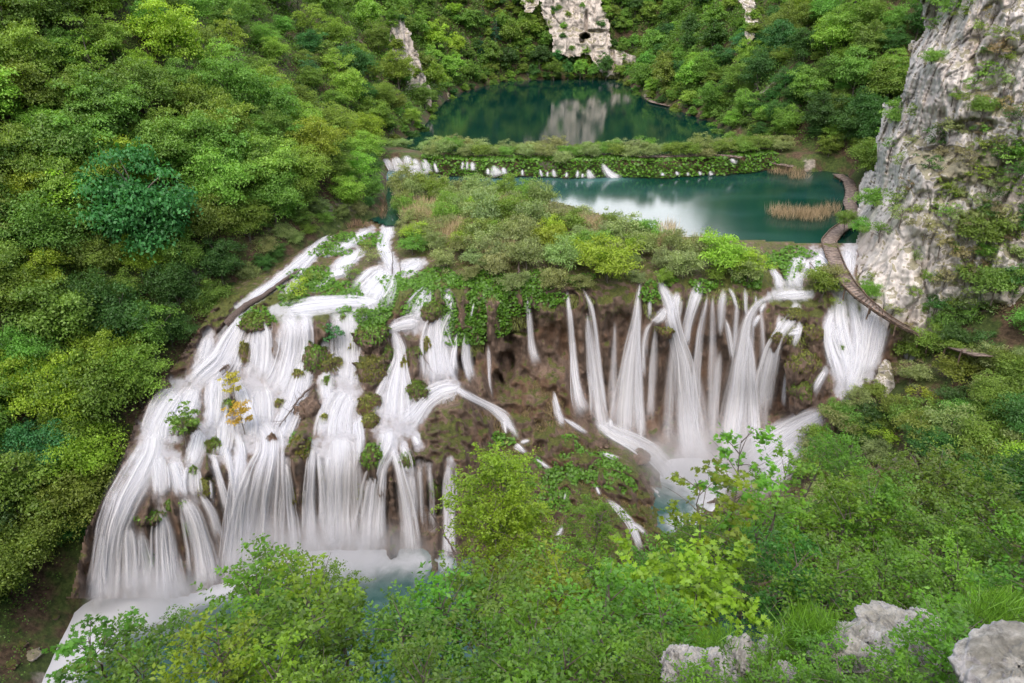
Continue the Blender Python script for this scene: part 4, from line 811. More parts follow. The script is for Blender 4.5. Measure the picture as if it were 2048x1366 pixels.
# the east slope below the boardwalk
east = [(1815,715),(1850,725),(1960,748),(2060,760),(2090,900),(2080,1060),(1900,1110),(1640,1110),(1610,1010),(1625,930),(1605,890),(1680,850),(1780,800)]
for px, py, p in fill_poly(east, 1.75, 2500, front_pt) + fill_poly([(1890,705),(1960,690),(2000,665),(2070,640),(2070,770),(1960,738)], 1.9, 700, front_pt):
    if 1740 < px < 1800 and 760 < py < 830: continue
    q = pr.random(); hue = "grey" if q < .3 else "olive" if q < .55 else "bright" if q < .75 else "dark" if q < .85 else "twig" if q < .92 else "yellow"
    plant("slope_bush", "scrub" if q > .8 or q < .1 else "willow", p - np.array([0, 0, .1]), pr.uniform(1.0, 1.6), hue, None, "bush")
for px, py, sc, hue, key in [(1640,600,1.5,"olive","willow"),(1655,572,1.1,"grey","willow"),(1690,455,1.0,"bright","willow"),(1730,480,1.2,"bright","willow"),(1600,545,.8,"olive","scrub"),(700,560,1.2,"olive","scrub"),(740,525,1.3,"grey","scrub"),(600,590,1.4,"yellow","scrub"),(620,560,1.0,"olive","scrub"),(690,485,1.0,"bright","scrub"),(730,500,.9,"olive","scrub"),(580,608,1.0,"olive","scrub"),(1860,700,1.3,"grey","scrub"),(1800,668,1.2,"twig","scrub"),(1830,690,1.1,"olive","scrub"),(1668,836,1.0,"bright","willow"),(1715,815,1.0,"grey","willow"),(1745,800,1.0,"olive","willow"),(1632,880,.9,"olive","willow"),(1690,862,1.1,"bright","willow"),(1800,690,1.1,"grey","willow"),(1830,715,1.3,"grey","willow")]:
    p = bar_pt(np.array([px]), np.array([py]))[0]; plant("willow_shrub", key, p - np.array([0, 0, .1]), sc, hue, None, "shrub")
for px, py, sc, hue, lab in [(1985,850,.7,"olive","olive tree standing in the dark thicket below the boardwalk end"),(2045,905,.75,"dark","dark green tree at the outer edge of the east thicket"),(1895,885,.6,"bright","mid green tree in the middle of the east thicket"),(1840,960,.55,"dark","dark low tree on the slope above the young trees"),(2035,1010,.7,"yellow","yellow-green tree hanging over the edge of the east thicket"),(1945,985,.6,"olive","olive low tree under the dark thicket"),(2050,800,.6,"bright","mid green tree just below the far boardwalk end"),(1720,905,.5,"dark","dark low tree overhanging the foaming run")]:
    p = front_pt([px], [py])[0]; r = plant("broadleaf_tree", "layered", p - np.array([0, 0, .5]), sc, hue, "own", "broadleaf tree"); r["label"] = lab
# scrub clinging to the big cliff
CV, CFn = CLIFF_SURF["tall pale grey limestone cliff towering over the curving boardwalk"]
cqx, cqy, _ = proj(CV)
scrub_px = [(1790,250,1.2,"bright"),(1800,330,1.0,"olive"),(1780,300,1.1,"bright"),(1870,290,1.5,"dark"),(1900,270,1.4,"grey"),(1885,315,1.1,"twig"),(1930,330,1.2,"twig"),(1980,300,1.1,"olive"),(2030,330,1.5,"bright"),(2020,300,1.2,"olive"),(1740,420,1.3,"bright"),(1760,470,1.3,"bright"),(1785,420,1.4,"bright"),(1800,440,1.2,"grey"),(1850,470,1.4,"twig"),(1880,500,1.3,"twig"),(1830,520,1.1,"grey"),(1900,450,1.2,"grey"),(1960,500,1.6,"bright"),(1975,540,1.8,"bright"),(1955,570,1.5,"olive"),(1985,590,1.5,"bright"),(2030,560,1.5,"dark"),(2040,470,1.5,"dark"),(1930,600,1.2,"grey"),(1900,620,1.2,"olive"),(1950,630,1.5,"grey"),(1990,640,1.6,"grey"),(2030,640,1.5,"twig"),(1870,650,1.2,"olive"),(2020,690,1.5,"twig"),(2040,390,1.3,"olive"),(1840,20,1.3,"bright"),(1870,20,1.6,"bright"),(1900,40,1.2,"bright"),(1860,60,1.1,"bright"),(1990,110,1.0,"twig"),(1970,150,1.2,"olive"),(1995,220,1.0,"twig"),(1945,180,.9,"olive"),(1860,130,.8,"bright"),(1830,230,.9,"olive"),(1890,560,1.1,"twig"),(1925,540,1.0,"olive"),(1860,420,1.0,"olive"),(1960,420,1.1,"twig"),(2000,440,1.2,"grey"),(1910,390,1.0,"grey"),(1725,600,.8,"bright"),(1740,560,.7,"olive"),(1785,625,1.0,"grey"),(1985,40,1.0,"twig"),(2025,90,1.2,"olive"),(1935,20,1.0,"olive"),(2010,180,1.1,"grey"),(1960,270,1.0,"twig"),(2045,240,1.2,"twig"),(1820,380,1.0,"twig"),(1870,370,1.0,"olive"),(1935,470,1.1,"twig"),(1990,500,1.2,"olive"),(1900,660,1.2,"bright"),(1935,670,1.2,"dark"),(1965,690,1.1,"dark")]
cw = np.exp(-((cqx - 1990) / 110) ** 2 - ((cqy - 560) / 170) ** 2) + np.exp(-((cqx - 1960) / 110) ** 2 - ((cqy - 320) / 60) ** 2) + .35 * ((cqx > 1900) & (cqy < 260)) + .25 * (cqx > 1790) * (cqy > 380)
cw = cw * (cqx < 2060) * (cqy > -20)
for k in pr.choice(len(CV), 95, p=cw / cw.sum()): scrub_px.append((cqx[k], cqy[k], pr.uniform(.6, 1.25), pr.choice(["twig", "olive", "grey", "olive", "bright", "dark"])))
for px, py, sc, hue in scrub_px:
    k = np.argmin((cqx - px) ** 2 + (cqy - py) ** 2); plant("cliff_bush", "scrub" if hue != "bright" or pr.random() < .4 else "willow", CV[k] - np.array([0, .1, .35]), sc * 1.15, hue, None, "bush")

for lab, cnt, key in (("warm pale cliff with a dark cave mouth at the head of the upper lake", 26, "far"), ("narrow pale rock face rising from the west shore of the upper lake", 12, "far"), ("pale crag showing at the rim above the cave cliff", 5, "far"), ("grey rock streak high on the wooded east side of the valley", 6, "far")):
    V_, _ = CLIFF_SURF[lab]; ex, ey, _ = proj(V_); cen_ = np.median(ex); wgt = .25 + (np.abs(ex - cen_) / (np.ptp(ex) / 2)) ** 2; wgt = wgt * ((ex - 1168) ** 2 + (ey - 75) ** 2 > 500)
    for k in pr.choice(len(V_), cnt, p=wgt / wgt.sum()): plant("crag_bush", key, V_[k] + np.array([0, .4, -.9]), pr.uniform(.22, .5), pr.choice(["bright", "olive", "fresh", "dark"]), None, "bush")

# ------------------------------------------------------------------ mossy tufa heads that part the water
mounds = [  # px, py of the top, half width and height in photograph pixels, moss, label
 (492,690,14,50,"slim brown mossy rib beside the steep chute"),(515,632,34,26,"fern-topped moss cushion at the head of the broad white veil"),(636,690,28,75,"tall mossy pillar hung with yellow-green grass"),(664,712,28,36,"round brown-green moss head carrying the slender sapling"),
 (745,650,36,46,"leafy green moss head above the forked middle ledge"),(690,630,10,18,"small moss knob splitting the middle fall"),(770,690,22,40,"knobbly mossy head between two middle falls"),(745,720,30,60,"broad shaggy tufa head with hanging moss"),(738,790,22,48,"drooping moss pillow over the lower ledge"),
 (830,690,20,36,"cluster of small moss knobs under the fan-shaped fall"),(835,765,26,44,"dark oval moss boulder below the moss knobs"),(615,800,26,50,"dark tufa hump under the bare fallen branch"),(600,880,22,48,"fern-covered moss block east of the widest fall"),
 (740,830,18,30,"smooth green moss dome between the lower falls"),(745,890,26,60,"square brown tufa block beside the arched fall"),(372,840,26,30,"round green moss boulder among the western rapids"),(300,1020,30,20,"grey stone capped with moss in the leftmost curtain"),(341,1002,9,22,"slim moss stump rising from the western falls"),
 (365,1000,7,16,"smaller moss stump next to the slim one"),(390,935,10,30,"tall narrow moss stump above the thin streams"),(412,960,16,40,"brown tufa rib with a moss cap beside the thin streams"),(868,605,26,40,"bright moss nose beneath the two upper spouts"),(1330,650,20,18,"low moss nose under the arching fall"),
 (1555,660,18,32,"mossy shoulder lobe crossed by veined water"),(1600,700,30,60,"large brown grassy tufa bulge at the east end of the wall"),(1625,650,22,36,"shaggy brown grass lobe beside the roaring cascade"),(1612,760,34,50,"lower brown moss bulge near the bushes"),(1590,620,26,20,"grassy brown tufa cap under the stepped cascade"),
 (1680,690,9,24,"thin green moss rib inside the roaring cascade"),(1345,935,16,14,"dark wet rock at the edge of the misty pool"),(1200,880,18,12,"dark boulder on the rim of the brown mound"),(1275,905,26,16,"long dark boulder on the rim by the misty pool"),(812,905,18,30,"mossy lump between the arched and the split fall"),(460,800,14,30,"brown rock under the golden leaves"),(545,870,12,24,"small dark rock in the rapids west of the fallen branch"),(705,690,8,24,"narrow rock rib in the middle fall"),
 (555,690,10,40,"dark rock rib inside the broad white veil"),(600,740,12,30,"small tufa nose under the mossy pillar"),(655,755,12,26,"brown tufa lip below the sapling's moss head"),(430,880,16,36,"brown mossy block under the feathery green bush"),(505,930,9,44,"thin dark rib west of the widest fall"),(596,960,13,70,"long brown rib between the widest and the two-stranded fall"),(646,930,8,50,"slim rock rib beside the dense straight fall"),(722,960,12,60,"brown rock rib hung with a dangling stream"),(765,960,14,40,"dark hollow-faced tufa knob between the arched fall's legs"),(868,960,13,50,"brown tufa rib before the lone slender fall"),(810,720,9,30,"moss rib in the fall between the tufa heads"),(855,680,10,34,"moss rib inside the fan-shaped fall"),(455,730,12,34,"dark rock by the foot of the steep chute"),(330,760,12,24,"small dark rock at the bank beside the rapids"),(560,800,10,20,"little brown rock in the foam below the broad veil"),(650,830,10,22,"little mossy rock above the dense straight fall"),(250,1060,9,40,"dark rib in the leftmost curtain"),(300,1100,10,44,"brown rib in the fanned fall"),(375,1040,9,44,"thin brown rib in the fanned fall's east edge")]
for n_, (px, py, hw, hh, lab) in enumerate(mounds):
    p = bar_pt(np.array([px]), np.array([py + hh * .55]))[0]; d = proj(p)[2]; s_ = d / FPX
    rad = (hw * s_ * .85, hw * s_ * .85, hh * s_ * .6); me = rock_mesh("tufa_mound", (1, 1, 1), 300 + n_, M_TUFA, 56, .7, 1.4)
    vv = np.empty(len(me.vertices) * 3, np.float32); me.vertices.foreach_get("co", vv); vv = vv.reshape(-1, 3).astype(float); lowz = np.clip(-vv[:, 2], 0, 2)
    fl_ = 1 + .22 * fbm(vv * np.array([3.2, 3.2, .5]) + n_, 3, 900 + n_, .6, True) + .12 * fbm(vv * np.array([7, 7, 1.2]), 2, 950 + n_)
    vv[:, :2] *= (fl_ * (1 - .3 * np.clip(lowz, 0, 1)))[:, None]; vv[:, 2] -= .75 * lowz ** 1.3; vv *= np.array(rad); me.vertices.foreach_set("co", vv.astype(np.float32).ravel()); me.update()
    at = me.attributes["moss"]; vz = np.empty(len(me.vertices) * 3, np.float32); me.vertices.foreach_get("co", vz); vz = vz.reshape(-1, 3)
    dark = "dark" in lab and "moss" not in lab
    at.data.foreach_set("value", (np.full(len(vz), -.6) if dark else -.25 + .75 * (vz[:, 2] / rad[2])).astype(np.float32))
    o = link("tufa_mound", me, label=lab, cat="mossy rock", loc=p + np.array([0, rad[1] * .05, 0]))
    if not dark:      # hanging moss and little ferns
        m = int(90 + hw * hh * .6); q = vz[pr.integers(0, len(vz), m * 3)]; q = q[(q[:, 2] > .05 * rad[2])][:m]; nn = unit(q / np.array(rad) ** 2)
        fern = pr.random(len(q)) < (.6 if ("fern" in lab or "leafy" in lab) else .15)
        dv = np.where(fern[:, None], unit(pr.normal(size=q.shape)), unit(np.array([0, 0, -1.0]) + .3 * nn + .25 * pr.normal(size=q.shape)))
        L = np.where(fern, .26, pr.uniform(.2, .5, len(q))); W = np.where(fern, .2, .05)
        V, F = leaf_quads(q + nn * .07 + dv * (L * .3)[:, None], unit(nn + .3 * pr.normal(size=q.shape)), dv, L, W)
        link("hanging_moss", make_mesh("hanging_moss", V, [F], attrs={"tint": np.repeat(np.clip(pr.normal(.5, .2, len(q)), 0, 1), 4)}, smooth=False, mats=[M_LEAF]), parent=o, color=(.15, .26, .035) if pr.random() < .6 else (.22, .23, .05))

# ------------------------------------------------------------------ broad-leaved ground cover and reeds
patches = [(830,590,70,40),(800,575,40,24),(880,560,60,22),(745,640,34,28),(960,620,70,50),(930,660,40,36),(1010,600,60,30),(1090,600,40,18),(515,632,34,18),(620,550,40,18),(600,580,40,14),(690,580,40,16),(660,500,40,14),(690,475,30,10),(740,480,34,14),(650,575,30,14),(770,560,16,10),(1300,585,20,24),(1560,520,36,16),(1590,505,40,12),(1580,540,20,18),(1500,560,30,16),(1340,560,14,12),(1410,570,30,14),(600,890,20,30),(640,560,40,14),(1150,915,44,22),(1130,890,36,18),(1200,935,60,26),(1110,960,60,30),(1230,960,50,24),(1000,880,26,14),(690,620,16,10),(1900,700,50,16),(1930,712,40,14),(1860,690,30,12),(750,740,26,26),(900,640,20,24),(1160,560,30,14),(1060,560,60,20),(960,560,60,20),(580,600,26,12),(1640,540,14,18),(1110,1000,40,20),(1060,930,30,16)]
Pg = []; Tg = []
for a, b, c, d in patches:
    m = int(c * d * .55); th = pr.random(m) * 6.283; r = np.sqrt(pr.random(m)) * (1 + .25 * np.sin(3 * th + a)); qx, qy = a + c * r * np.cos(th), b + d * r * np.sin(th)
    pp = bar_pt(qx, qy); pp += rays(qx, qy) * -pr.uniform(.15, .7, m)[:, None]; Pg.append(pp); Tg.append(np.clip(pr.normal(.5, .2, m), 0, 1))
for x in np.arange(-14, 42, .028):     # the planted front of the dam
    if pr.random() < .88:
        z_ = pr.uniform(.1, 2.4); Pg.append(np.array([[x, dam_y(x) - .5 + z_ * .35 + pr.normal(0, .12), z_ + .1]])); Tg.append(np.array([pr.random()]))
        z_ = pr.uniform(.5, 2.4); Pg.append(np.array([[x, dam_y(x) + pr.uniform(0.2, 3.4), 2.55]])); Tg.append(np.array([pr.random()]))
Pg = np.concatenate(Pg); Tg = np.concatenate(Tg); nn = unit(np.array([0, -.35, .8]) + .35 * pr.normal(size=Pg.shape)); sz = pr.uniform(.22, .42, len(Pg)) * np.clip(proj(Pg)[2] / 75, .7, 1.5)
V, F = leaf_quads(Pg, nn, unit(pr.normal(size=Pg.shape)), sz, sz * .9)
link("ground_cover", make_mesh("ground_cover", V, [F], attrs={"tint": np.repeat(Tg, 4)}, smooth=False, mats=[M_BROAD]), label="broad-leaved green plants carpeting the mossy ledges and the dam", kind="stuff", color=(.125, .27, .03))
def blades(name, label, pts, h, w, color, lean=.25, kind="stuff", mat=None):
    pts = np.asarray(pts); n = len(pts); hh = h * pr.uniform(.6, 1.25, n); dv = unit(np.array([0, 0, 1.0]) + lean * pr.normal(size=(n, 3)) * np.array([1, 1, .3])); nr = unit(np.array([0, -1.0, .2]) + .6 * pr.normal(size=(n, 3)))
    V, F = leaf_quads(pts + dv * (hh * .5)[:, None], nr, dv, hh, w * np.clip(proj(pts)[2] / 70, .25, 2), .02)
    return link(name, make_mesh(name, V, [F], attrs={"tint": np.repeat(pr.random(n), 4)}, smooth=False, mats=[mat or M_REED]), label=label, kind=kind, color=color)
def scatter_ell(ells, dens, fn):
    out = []
    for a, b, c, d in ells:
        m = int(c * d * dens); th = pr.random(m) * 6.283; r = np.sqrt(pr.random(m)); out.append(fn(a + c * r * np.cos(th), b + d * r * np.sin(th)))
    return np.concatenate(out)
TAN = (.42, .33, .20)
lake0 = lambda a, b: at_z(a, b, -.05 + 0 * a)
blades("reeds", "tan dry reeds standing in the near lake beside the boardwalk", scatter_ell([(1625,438,34,9),(1570,430,40,5),(1655,428,24,8),(1590,436,50,7)], 1.1, lake0), 1.6, .03, TAN)
blades("reeds", "thin reddish reeds at the far corner of the near lake", scatter_ell([(1570,348,36,5),(1595,358,22,4)], 1.6, lake0), 1.3, .03, (.26, .18, .12))
blades("reeds", "tan reeds fringing the bright edge of the near lake", scatter_ell([(1345,478,18,10),(1390,492,40,6),(1330,462,22,6)], 1.0, bar_pt), 1.5, .03, TAN)
blades("reeds", "buff reeds among the willows on the barrier", scatter_ell([(850,440,46,18),(980,430,60,10),(1110,470,60,14),(1300,500,40,12),(900,480,50,14),(1000,520,40,10),(1180,470,50,10)], 2.2, bar_pt), 2.3, .035, TAN)
blades("reeds", "pale dry grass round the river bend", scatter_ell([(815,400,10,16),(798,372,16,5),(765,420,10,24),(690,455,60,4)], 1.0, bar_pt), 1.0, .03, (.28, .19, .12))
blades("reeds", "short green reeds at the head of the upper lake", scatter_ell([(1240,156,44,3.2)], 14, lambda a, b: at_z(a, b, 2.0 + 0 * a)), 1.6, .1, (.2, .24, .08))

# ------------------------------------------------------------------ young trees and bushes on the slope under the viewpoint
def spray(seed, R, H, nlimb, ntw, nlf, ls, lobed=False, sparse=False):
    r = np.random.default_rng(seed); wood = []; P = []; D = []; T = []
    st = np.linspace(0, 1, 8)[:, None]; stem = st * np.array([r.normal(0, .12) * R, r.normal(0, .12) * R, H * .8]) + np.c_[.06 * R * r.normal(size=(8, 2)), np.zeros(8)] * np.minimum(st, .6)
    wood.append(tube(stem, np.linspace(.022 * R + .012, .006, 8), 5))
    for i in range(nlimb):
        k = .12 + .86 * (i + r.random()) / nlimb; b = np.array([np.interp(k, st[:, 0], stem[:, c]) for c in range(3)])
        a = i * 2.4 + r.normal(0, .4); w = math.sqrt(max(.08, 1 - (2 * k * .95 - .85) ** 2)) * R * r.uniform(.65, 1.1); up = r.uniform(.05, .5) * R
        e = b + np.array([math.cos(a) * w, math.sin(a) * w, up + .12 * H * (1 - k)]); s_ = np.linspace(0, 1, 6)[:, None]; mid = (b + e) / 2 + np.array([0, 0, .16 * w])
        limb = (1 - s_) ** 2 * b + 2 * s_ * (1 - s_) * mid + s_ ** 2 * e; wood.append(tube(limb, np.linspace(.009 * R + .005, .003, 6), 4)); lt = r.normal(0, .12)
        for j in range(ntw):
            q = r.uniform(.25, 1.0); o = np.array([np.interp(q, s_[:, 0], limb[:, c]) for c in range(3)]); ax = unit(e - b)
            dv = unit(ax * .6 + r.normal(size=3) * np.array([.8, .8, .45])); ln = r.uniform(.22, .5) * R; f = (np.arange(nlf) + r.random(nlf)) / nlf
            pp = o + dv * ln * f[:, None] + np.array([0, 0, -.22 * ln]) * f[:, None] ** 2 + r.normal(0, ls * .35, (nlf, 3)); side = np.cross(dv, [0, 0, 1.0]) * np.where(np.arange(nlf) % 2, 1, -1)[:, None]
            P.append(pp + side * ls * .35); D.append(unit(dv * .7 + side * .8 + np.array([0, 0, -.3]) + .3 * r.normal(size=(nlf, 3)))); T.append(.5 + lt + r.normal(0, .08) + r.normal(0, .13, nlf))
    P = np.concatenate(P); D = np.concatenate(D); T = np.clip(np.concatenate(T), 0, 1); nn = unit(np.array([0, 0, 1.0]) + .5 * r.normal(size=P.shape)); L = ls * r.uniform(.65, 1.25, len(P))
    if lobed: V, F4, F3 = lobed_leaves(P, nn, D, L * 1.05); T = np.repeat(T, 10); fs = [F4, F3]
    else: V, F = leaf_quads(P, nn, D, L, L * .52); T = np.repeat(T, 4); fs = [F]
    cm = make_mesh("crown", V, fs, attrs={"tint": T}, smooth=False, mats=[M_BROAD]); wv, wf = merge(wood); wm = make_mesh("branches", wv, [wf], mats=[M_BARK])
    return cm, wm, R, H
FG = {"small": [spray(400 + k, .95, 1.9, 20, 6, 16, .088) for k in range(4)], "mid": [spray(410 + k, 1.7, 3.4, 26, 8, 20, .115) for k in range(4)], "big": [spray(420 + k, 2.5, 4.6, 30, 10, 22, .15) for k in range(4)],
      "maple": [spray(430 + k, 1.5, 3.2, 22, 6, 11, .16, True) for k in range(3)], "sparse": [spray(440 + k, 1.1, 3.2, 12, 4, 11, .13, True) for k in range(2)], "tree": [spray(450, 2.3, 5.6, 40, 11, 22, .14)]}
def fg_plant(name, key, px, py, t, sc, hue, cat="young tree", label=None, spread=1.0):
    p = at_t(np.array([px]), np.array([py]), np.array([t]))[0]; protos = FG[key]; cm, wm, R, H = protos[pr.integers(len(protos))]; H2 = H * sc
    base = float(max(ground_z(np.array([p[0]]), np.array([p[1]]))[0], -20.3)); cb = p[2] - H2 * .5
    r = link(name, None, cat=cat); r.location = (p[0], p[1], min(base, cb) - .1)
    yaw = pr.random() * 6.283; n = 6; s_ = np.linspace(0, 1, n)[:, None]; hgt = cb - r.location[2] + .15 * H2
    path = s_ * np.array([0, 0, hgt]) + np.c_[pr.normal(0, .04 * hgt, (n, 2)), np.zeros(n)] * s_ * (1 - s_) * 3
    tv, tf = tube(path, np.linspace(.03 * R * sc + .02 + .004 * hgt, .02 * R * sc + .008, n), 6)
    link("trunk", make_mesh("trunk", tv, [tf], mats=[M_BARK]), parent=r)
    h = tuple(np.array(HUE2[hue]) * pr.uniform(.88, 1.12, 3) ** .6)
    for nm, me_, kw in (("branches", wm, {}), ("crown", cm, {"color": h})):
        o = link(nm, me_, parent=r, **kw); o.location = (0, 0, cb - r.location[2]); o.rotation_euler = (pr.normal(0, .06), pr.normal(0, .06), yaw); o.scale = (sc * spread, sc * spread, sc)
    if label: r["label"] = label
    TREES.append((r, float(px), float(py), hue, "own" if label else None, name)); return r
HUE2 = {k: tuple(c * .8 for c in v) for k, v in {"fresh": (.19, .38, .03), "bright": (.15, .32, .028), "olive": (.17, .29, .03), "yellow": (.28, .44, .03), "deep": (.08, .22, .026)}.items()}
WORD["deep"] = "deep green"
fg_poly = [(220,1400),(270,1340),(400,1340),(450,1285),(520,1235),(600,1230),(680,1250),(770,1280),(860,1265),(940,1210),(1010,1190),(1180,1200),(1290,1225),(1390,1200),(1430,1110),(1500,1060),(1560,1060),(1640,1040),(1750,1030),(1900,1000),(2060,980),(2080,1400),(1900,1400),(1860,1230),(1560,1215),(1400,1260),(1340,1400),(200,1400)]
fa = pr.uniform(180, 2090, 5000); fb = pr.uniform(930, 1400, 5000); fk = in_poly(fa, fb, fg_poly); fa, fb = fa[fk], fb[fk]; got = []
def fg_t(x, y): return float(np.interp(y, [930, 1050, 1150, 1250, 1366], [31, 24, 17.5, 12.5, 9.0]) + (2.0 if x > 1500 and y < 1150 else 0))
for x, y in zip(fa, fb):
    sp_ = 80 if y < 1270 and 380 < x < 1420 else 90 if y > 1100 else 82
    if all((x - a) ** 2 + ((y - b) / .8) ** 2 > sp_ ** 2 for a, b in got): got.append((x, y))
for x, y in sorted(got, key=lambda g: g[1]):
    t = fg_t(x, y) * pr.uniform(.94, 1.06); q = pr.random(); want = 118 * pr.uniform(.85, 1.2) / FPX * t; mapley = 1330 < x < 1560 and y > 1040
    key = "maple" if mapley and q < .75 else "small" if want < 1.25 else "mid" if want < 2.1 else "big"
    hue = ("fresh" if q < .45 else "bright" if q < .75 else "yellow" if q < .85 else "olive") if x < 1500 else ("bright" if q < .42 else "fresh" if q < .72 else "deep" if q < .86 else "olive")
    if mapley: hue = "yellow" if q < .35 else "fresh"
    R = FG[key][0][2]; fg_plant("young_tree", key, x, y, t, want / R, hue)
for x, y, t in ((1335, 1185, 21), (1255, 1200, 21), (1395, 1130, 22), (1180, 1190, 22), (1110, 1180, 22), (1300, 1240, 17)): fg_plant("young_tree", "mid", x, y, t, .95, "bright" if x % 2 else "fresh")
fg_plant("young_tree", "tree", 985, 1000, 25, .85, "yellow", label="tall lemon green tree standing before the brown mound between the falls")
fg_plant("young_tree", "tree", 1010, 1090, 24, .8, "yellow", label="lower bushy lemon green tree at the foot of the tall lemon one")
fg_plant("young_tree", "mid", 1190, 1060, 24, .75, "fresh", label="thin airy young tree before the trickles on the mound")
fg_plant("young_tree", "sparse", 1480, 960, 17, 1.0, "fresh", label="spindly maple sapling reaching up before the misty pool")
fg_plant("young_tree", "sparse", 1420, 1030, 15, .95, "yellow", label="leaning maple sapling with yellowish leaves before the foaming run")
fg_plant("young_tree", "sparse", 1560, 985, 19, .9, "fresh", label="airy sapling at the corner of the foaming run")
fg_plant("young_tree", "mid", 560, 1190, 17, .72, "bright", label="round-topped young tree before the widest fall", spread=1.15)
fg_plant("young_tree", "mid", 672, 1205, 18, .6, "fresh", label="smaller round-topped tree just east of its taller neighbour")
fg_plant("young_tree", "small", 255, 1300, 14, .8, "bright", label="sparse young tree leaning out over the foaming outflow", spread=1.2)
fg_plant("young_tree", "sparse", 190, 1300, 13, .6, "bright", label="single leafy branch reaching over the outflow of the pool", spread=1.3)
fg_plant("young_tree", "small", 365, 1275, 14, .6, "bright", label="tiny leafy top peeping over the pool edge")
fg_plant("young_tree", "mid", 1690, 930, 33, .9, "bright", label="bright leafy bush under the dark thicket on the east slope")
fg_plant("young_tree", "mid", 1640, 915, 36, .9, "bright", label="green bush hanging over the foaming run")
for x, y, t, c in ((1395, 1392, 6.4, "fresh"), (1505, 1388, 6.2, "bright"), (1610, 1378, 6.4, "fresh"), (1680, 1392, 6.0, "bright"), (1790, 1385, 6.0, "fresh"), (1560, 1300, 8.6, "bright"), (1650, 1330, 7.0, "bright"), (1330, 1340, 8.0, "fresh")): fg_plant("young_tree", "small", x, y, t, .42, c)
fg_plant("young_tree", "small", 1860, 1345, 6.2, .55, "fresh", label="small leafy shoot growing before the big pale rocks")
fg_plant("young_tree", "small", 1900, 1330, 7.0, .6, "bright", label="leafy bush squeezed between the pale rocks and the slanting boulder")

# ------------------------------------------------------------------ karst rocks and grass on the viewpoint ledge
for k_, (px, py, hw, hh, t, lab) in enumerate([(1788,1268,78,34,7.6,"rounded pale block crowning the pile of karst rocks"),(1722,1325,105,62,7.2,"largest pitted pale rock of the pile on the ledge"),(1850,1256,44,30,7.9,"small pale block behind the crowning one"),(1835,1310,70,50,7.3,"weathered pale rock on the east side of the pile"),
  (1476,1318,38,52,7.4,"pointed grey rock spike on the ledge"),(1420,1352,60,44,7.0,"low grey rock under the spike"),(1362,1335,48,44,7.2,"grey rock at the west end of the ledge"),(1545,1300,30,22,7.8,"small pale rock beside the grassy hollow"),(1640,1306,22,30,7.4,"upright pale stone in the grass"),(1585,1268,26,18,8.4,"half-buried stone at the back of the grass"),(2050,1372,150,78,5.2,"big smooth slanting boulder at the corner of the ledge"),(1570,1350,30,20,6.9,"flat grey stone in the soil")]):
    p = at_t(np.array([px]), np.array([py]), np.array([t]))[0]; s_ = t / FPX
    o = link("karst_rock", rock_mesh("karst_rock", (hw * s_ * .8, hw * s_ * .75, hh * s_ * .98), 500 + k_, M_BOULDER, 150, .3 if hw == 150 else .62, 1.1 if hw == 150 else 1.7), label=lab, cat="rock", loc=p); o.rotation_euler = (0, (.5 if hw == 150 else 0) * -1, 0)
def ledge_pts(ells, dens, t):
    out = []
    for a, b, c, d in ells:
        m = int(c * d * dens); th = pr.random(m) * 6.283; r = np.sqrt(pr.random(m)); p = at_t(a + c * r * np.cos(th), b + d * r * np.sin(th), np.full(m, t) * pr.uniform(.95, 1.05, m)); out.append(p)
    return np.concatenate(out)
blades("grass", "tufts of fresh green grass between the ledge rocks", ledge_pts([(1615,1262,55,22),(1545,1345,40,26),(1680,1345,30,24),(1570,1290,40,14),(1440,1290,40,12),(1990,1225,50,24),(1640,1285,50,16),(1700,1358,170,16),(1860,1345,60,20),(1400,1362,80,10),(1560,1360,80,12)], .5, 7.6), .3, .035, (.14, .27, .03), .5, mat=M_LEAF)

def drooping(name, label, ells, dens, h, color, off=.25):
    p = scatter_ell(ells, dens, bar_pt); p = p + unit(np.array([0, 0, CAMZ]) - p) * pr.uniform(0, off, len(p))[:, None]; n = len(p); dv = unit(np.array([0, -.25, -1.0]) + .35 * pr.normal(size=(n, 3))); hh = h * pr.uniform(.5, 1.4, n)
    V, F = leaf_quads(p + dv * (hh * .4)[:, None], unit(np.array([0, -1.0, .5]) + .5 * pr.normal(size=(n, 3))), dv, hh, .07, .02)
    link(name, make_mesh(name, V, [F], attrs={"tint": np.repeat(pr.random(n), 4)}, smooth=False, mats=[M_REED]), label=label, kind="stuff", color=color)
drooping("grass", "brown dry grass hanging over the central mound", [(955,850,60,46),(1000,930,70,60),(1100,880,70,40),(1180,960,90,60),(1250,1040,60,60),(1120,1030,80,50),(1080,800,50,40),(1290,960,30,40),(905,800,30,24)], .5, .45, (.21, .16, .085))
drooping("grass", "olive moss and grass hanging from the lips of the high wall", [(1150,600,60,12),(1240,596,40,14),(1350,596,60,14),(1460,590,60,14),(1000,640,60,20),(940,690,30,20),(1300,610,14,24),(1500,600,30,14),(1600,650,40,40),(1610,740,40,40),(850,610,30,20),(800,590,50,20)], .7, .5, (.17, .19, .05))
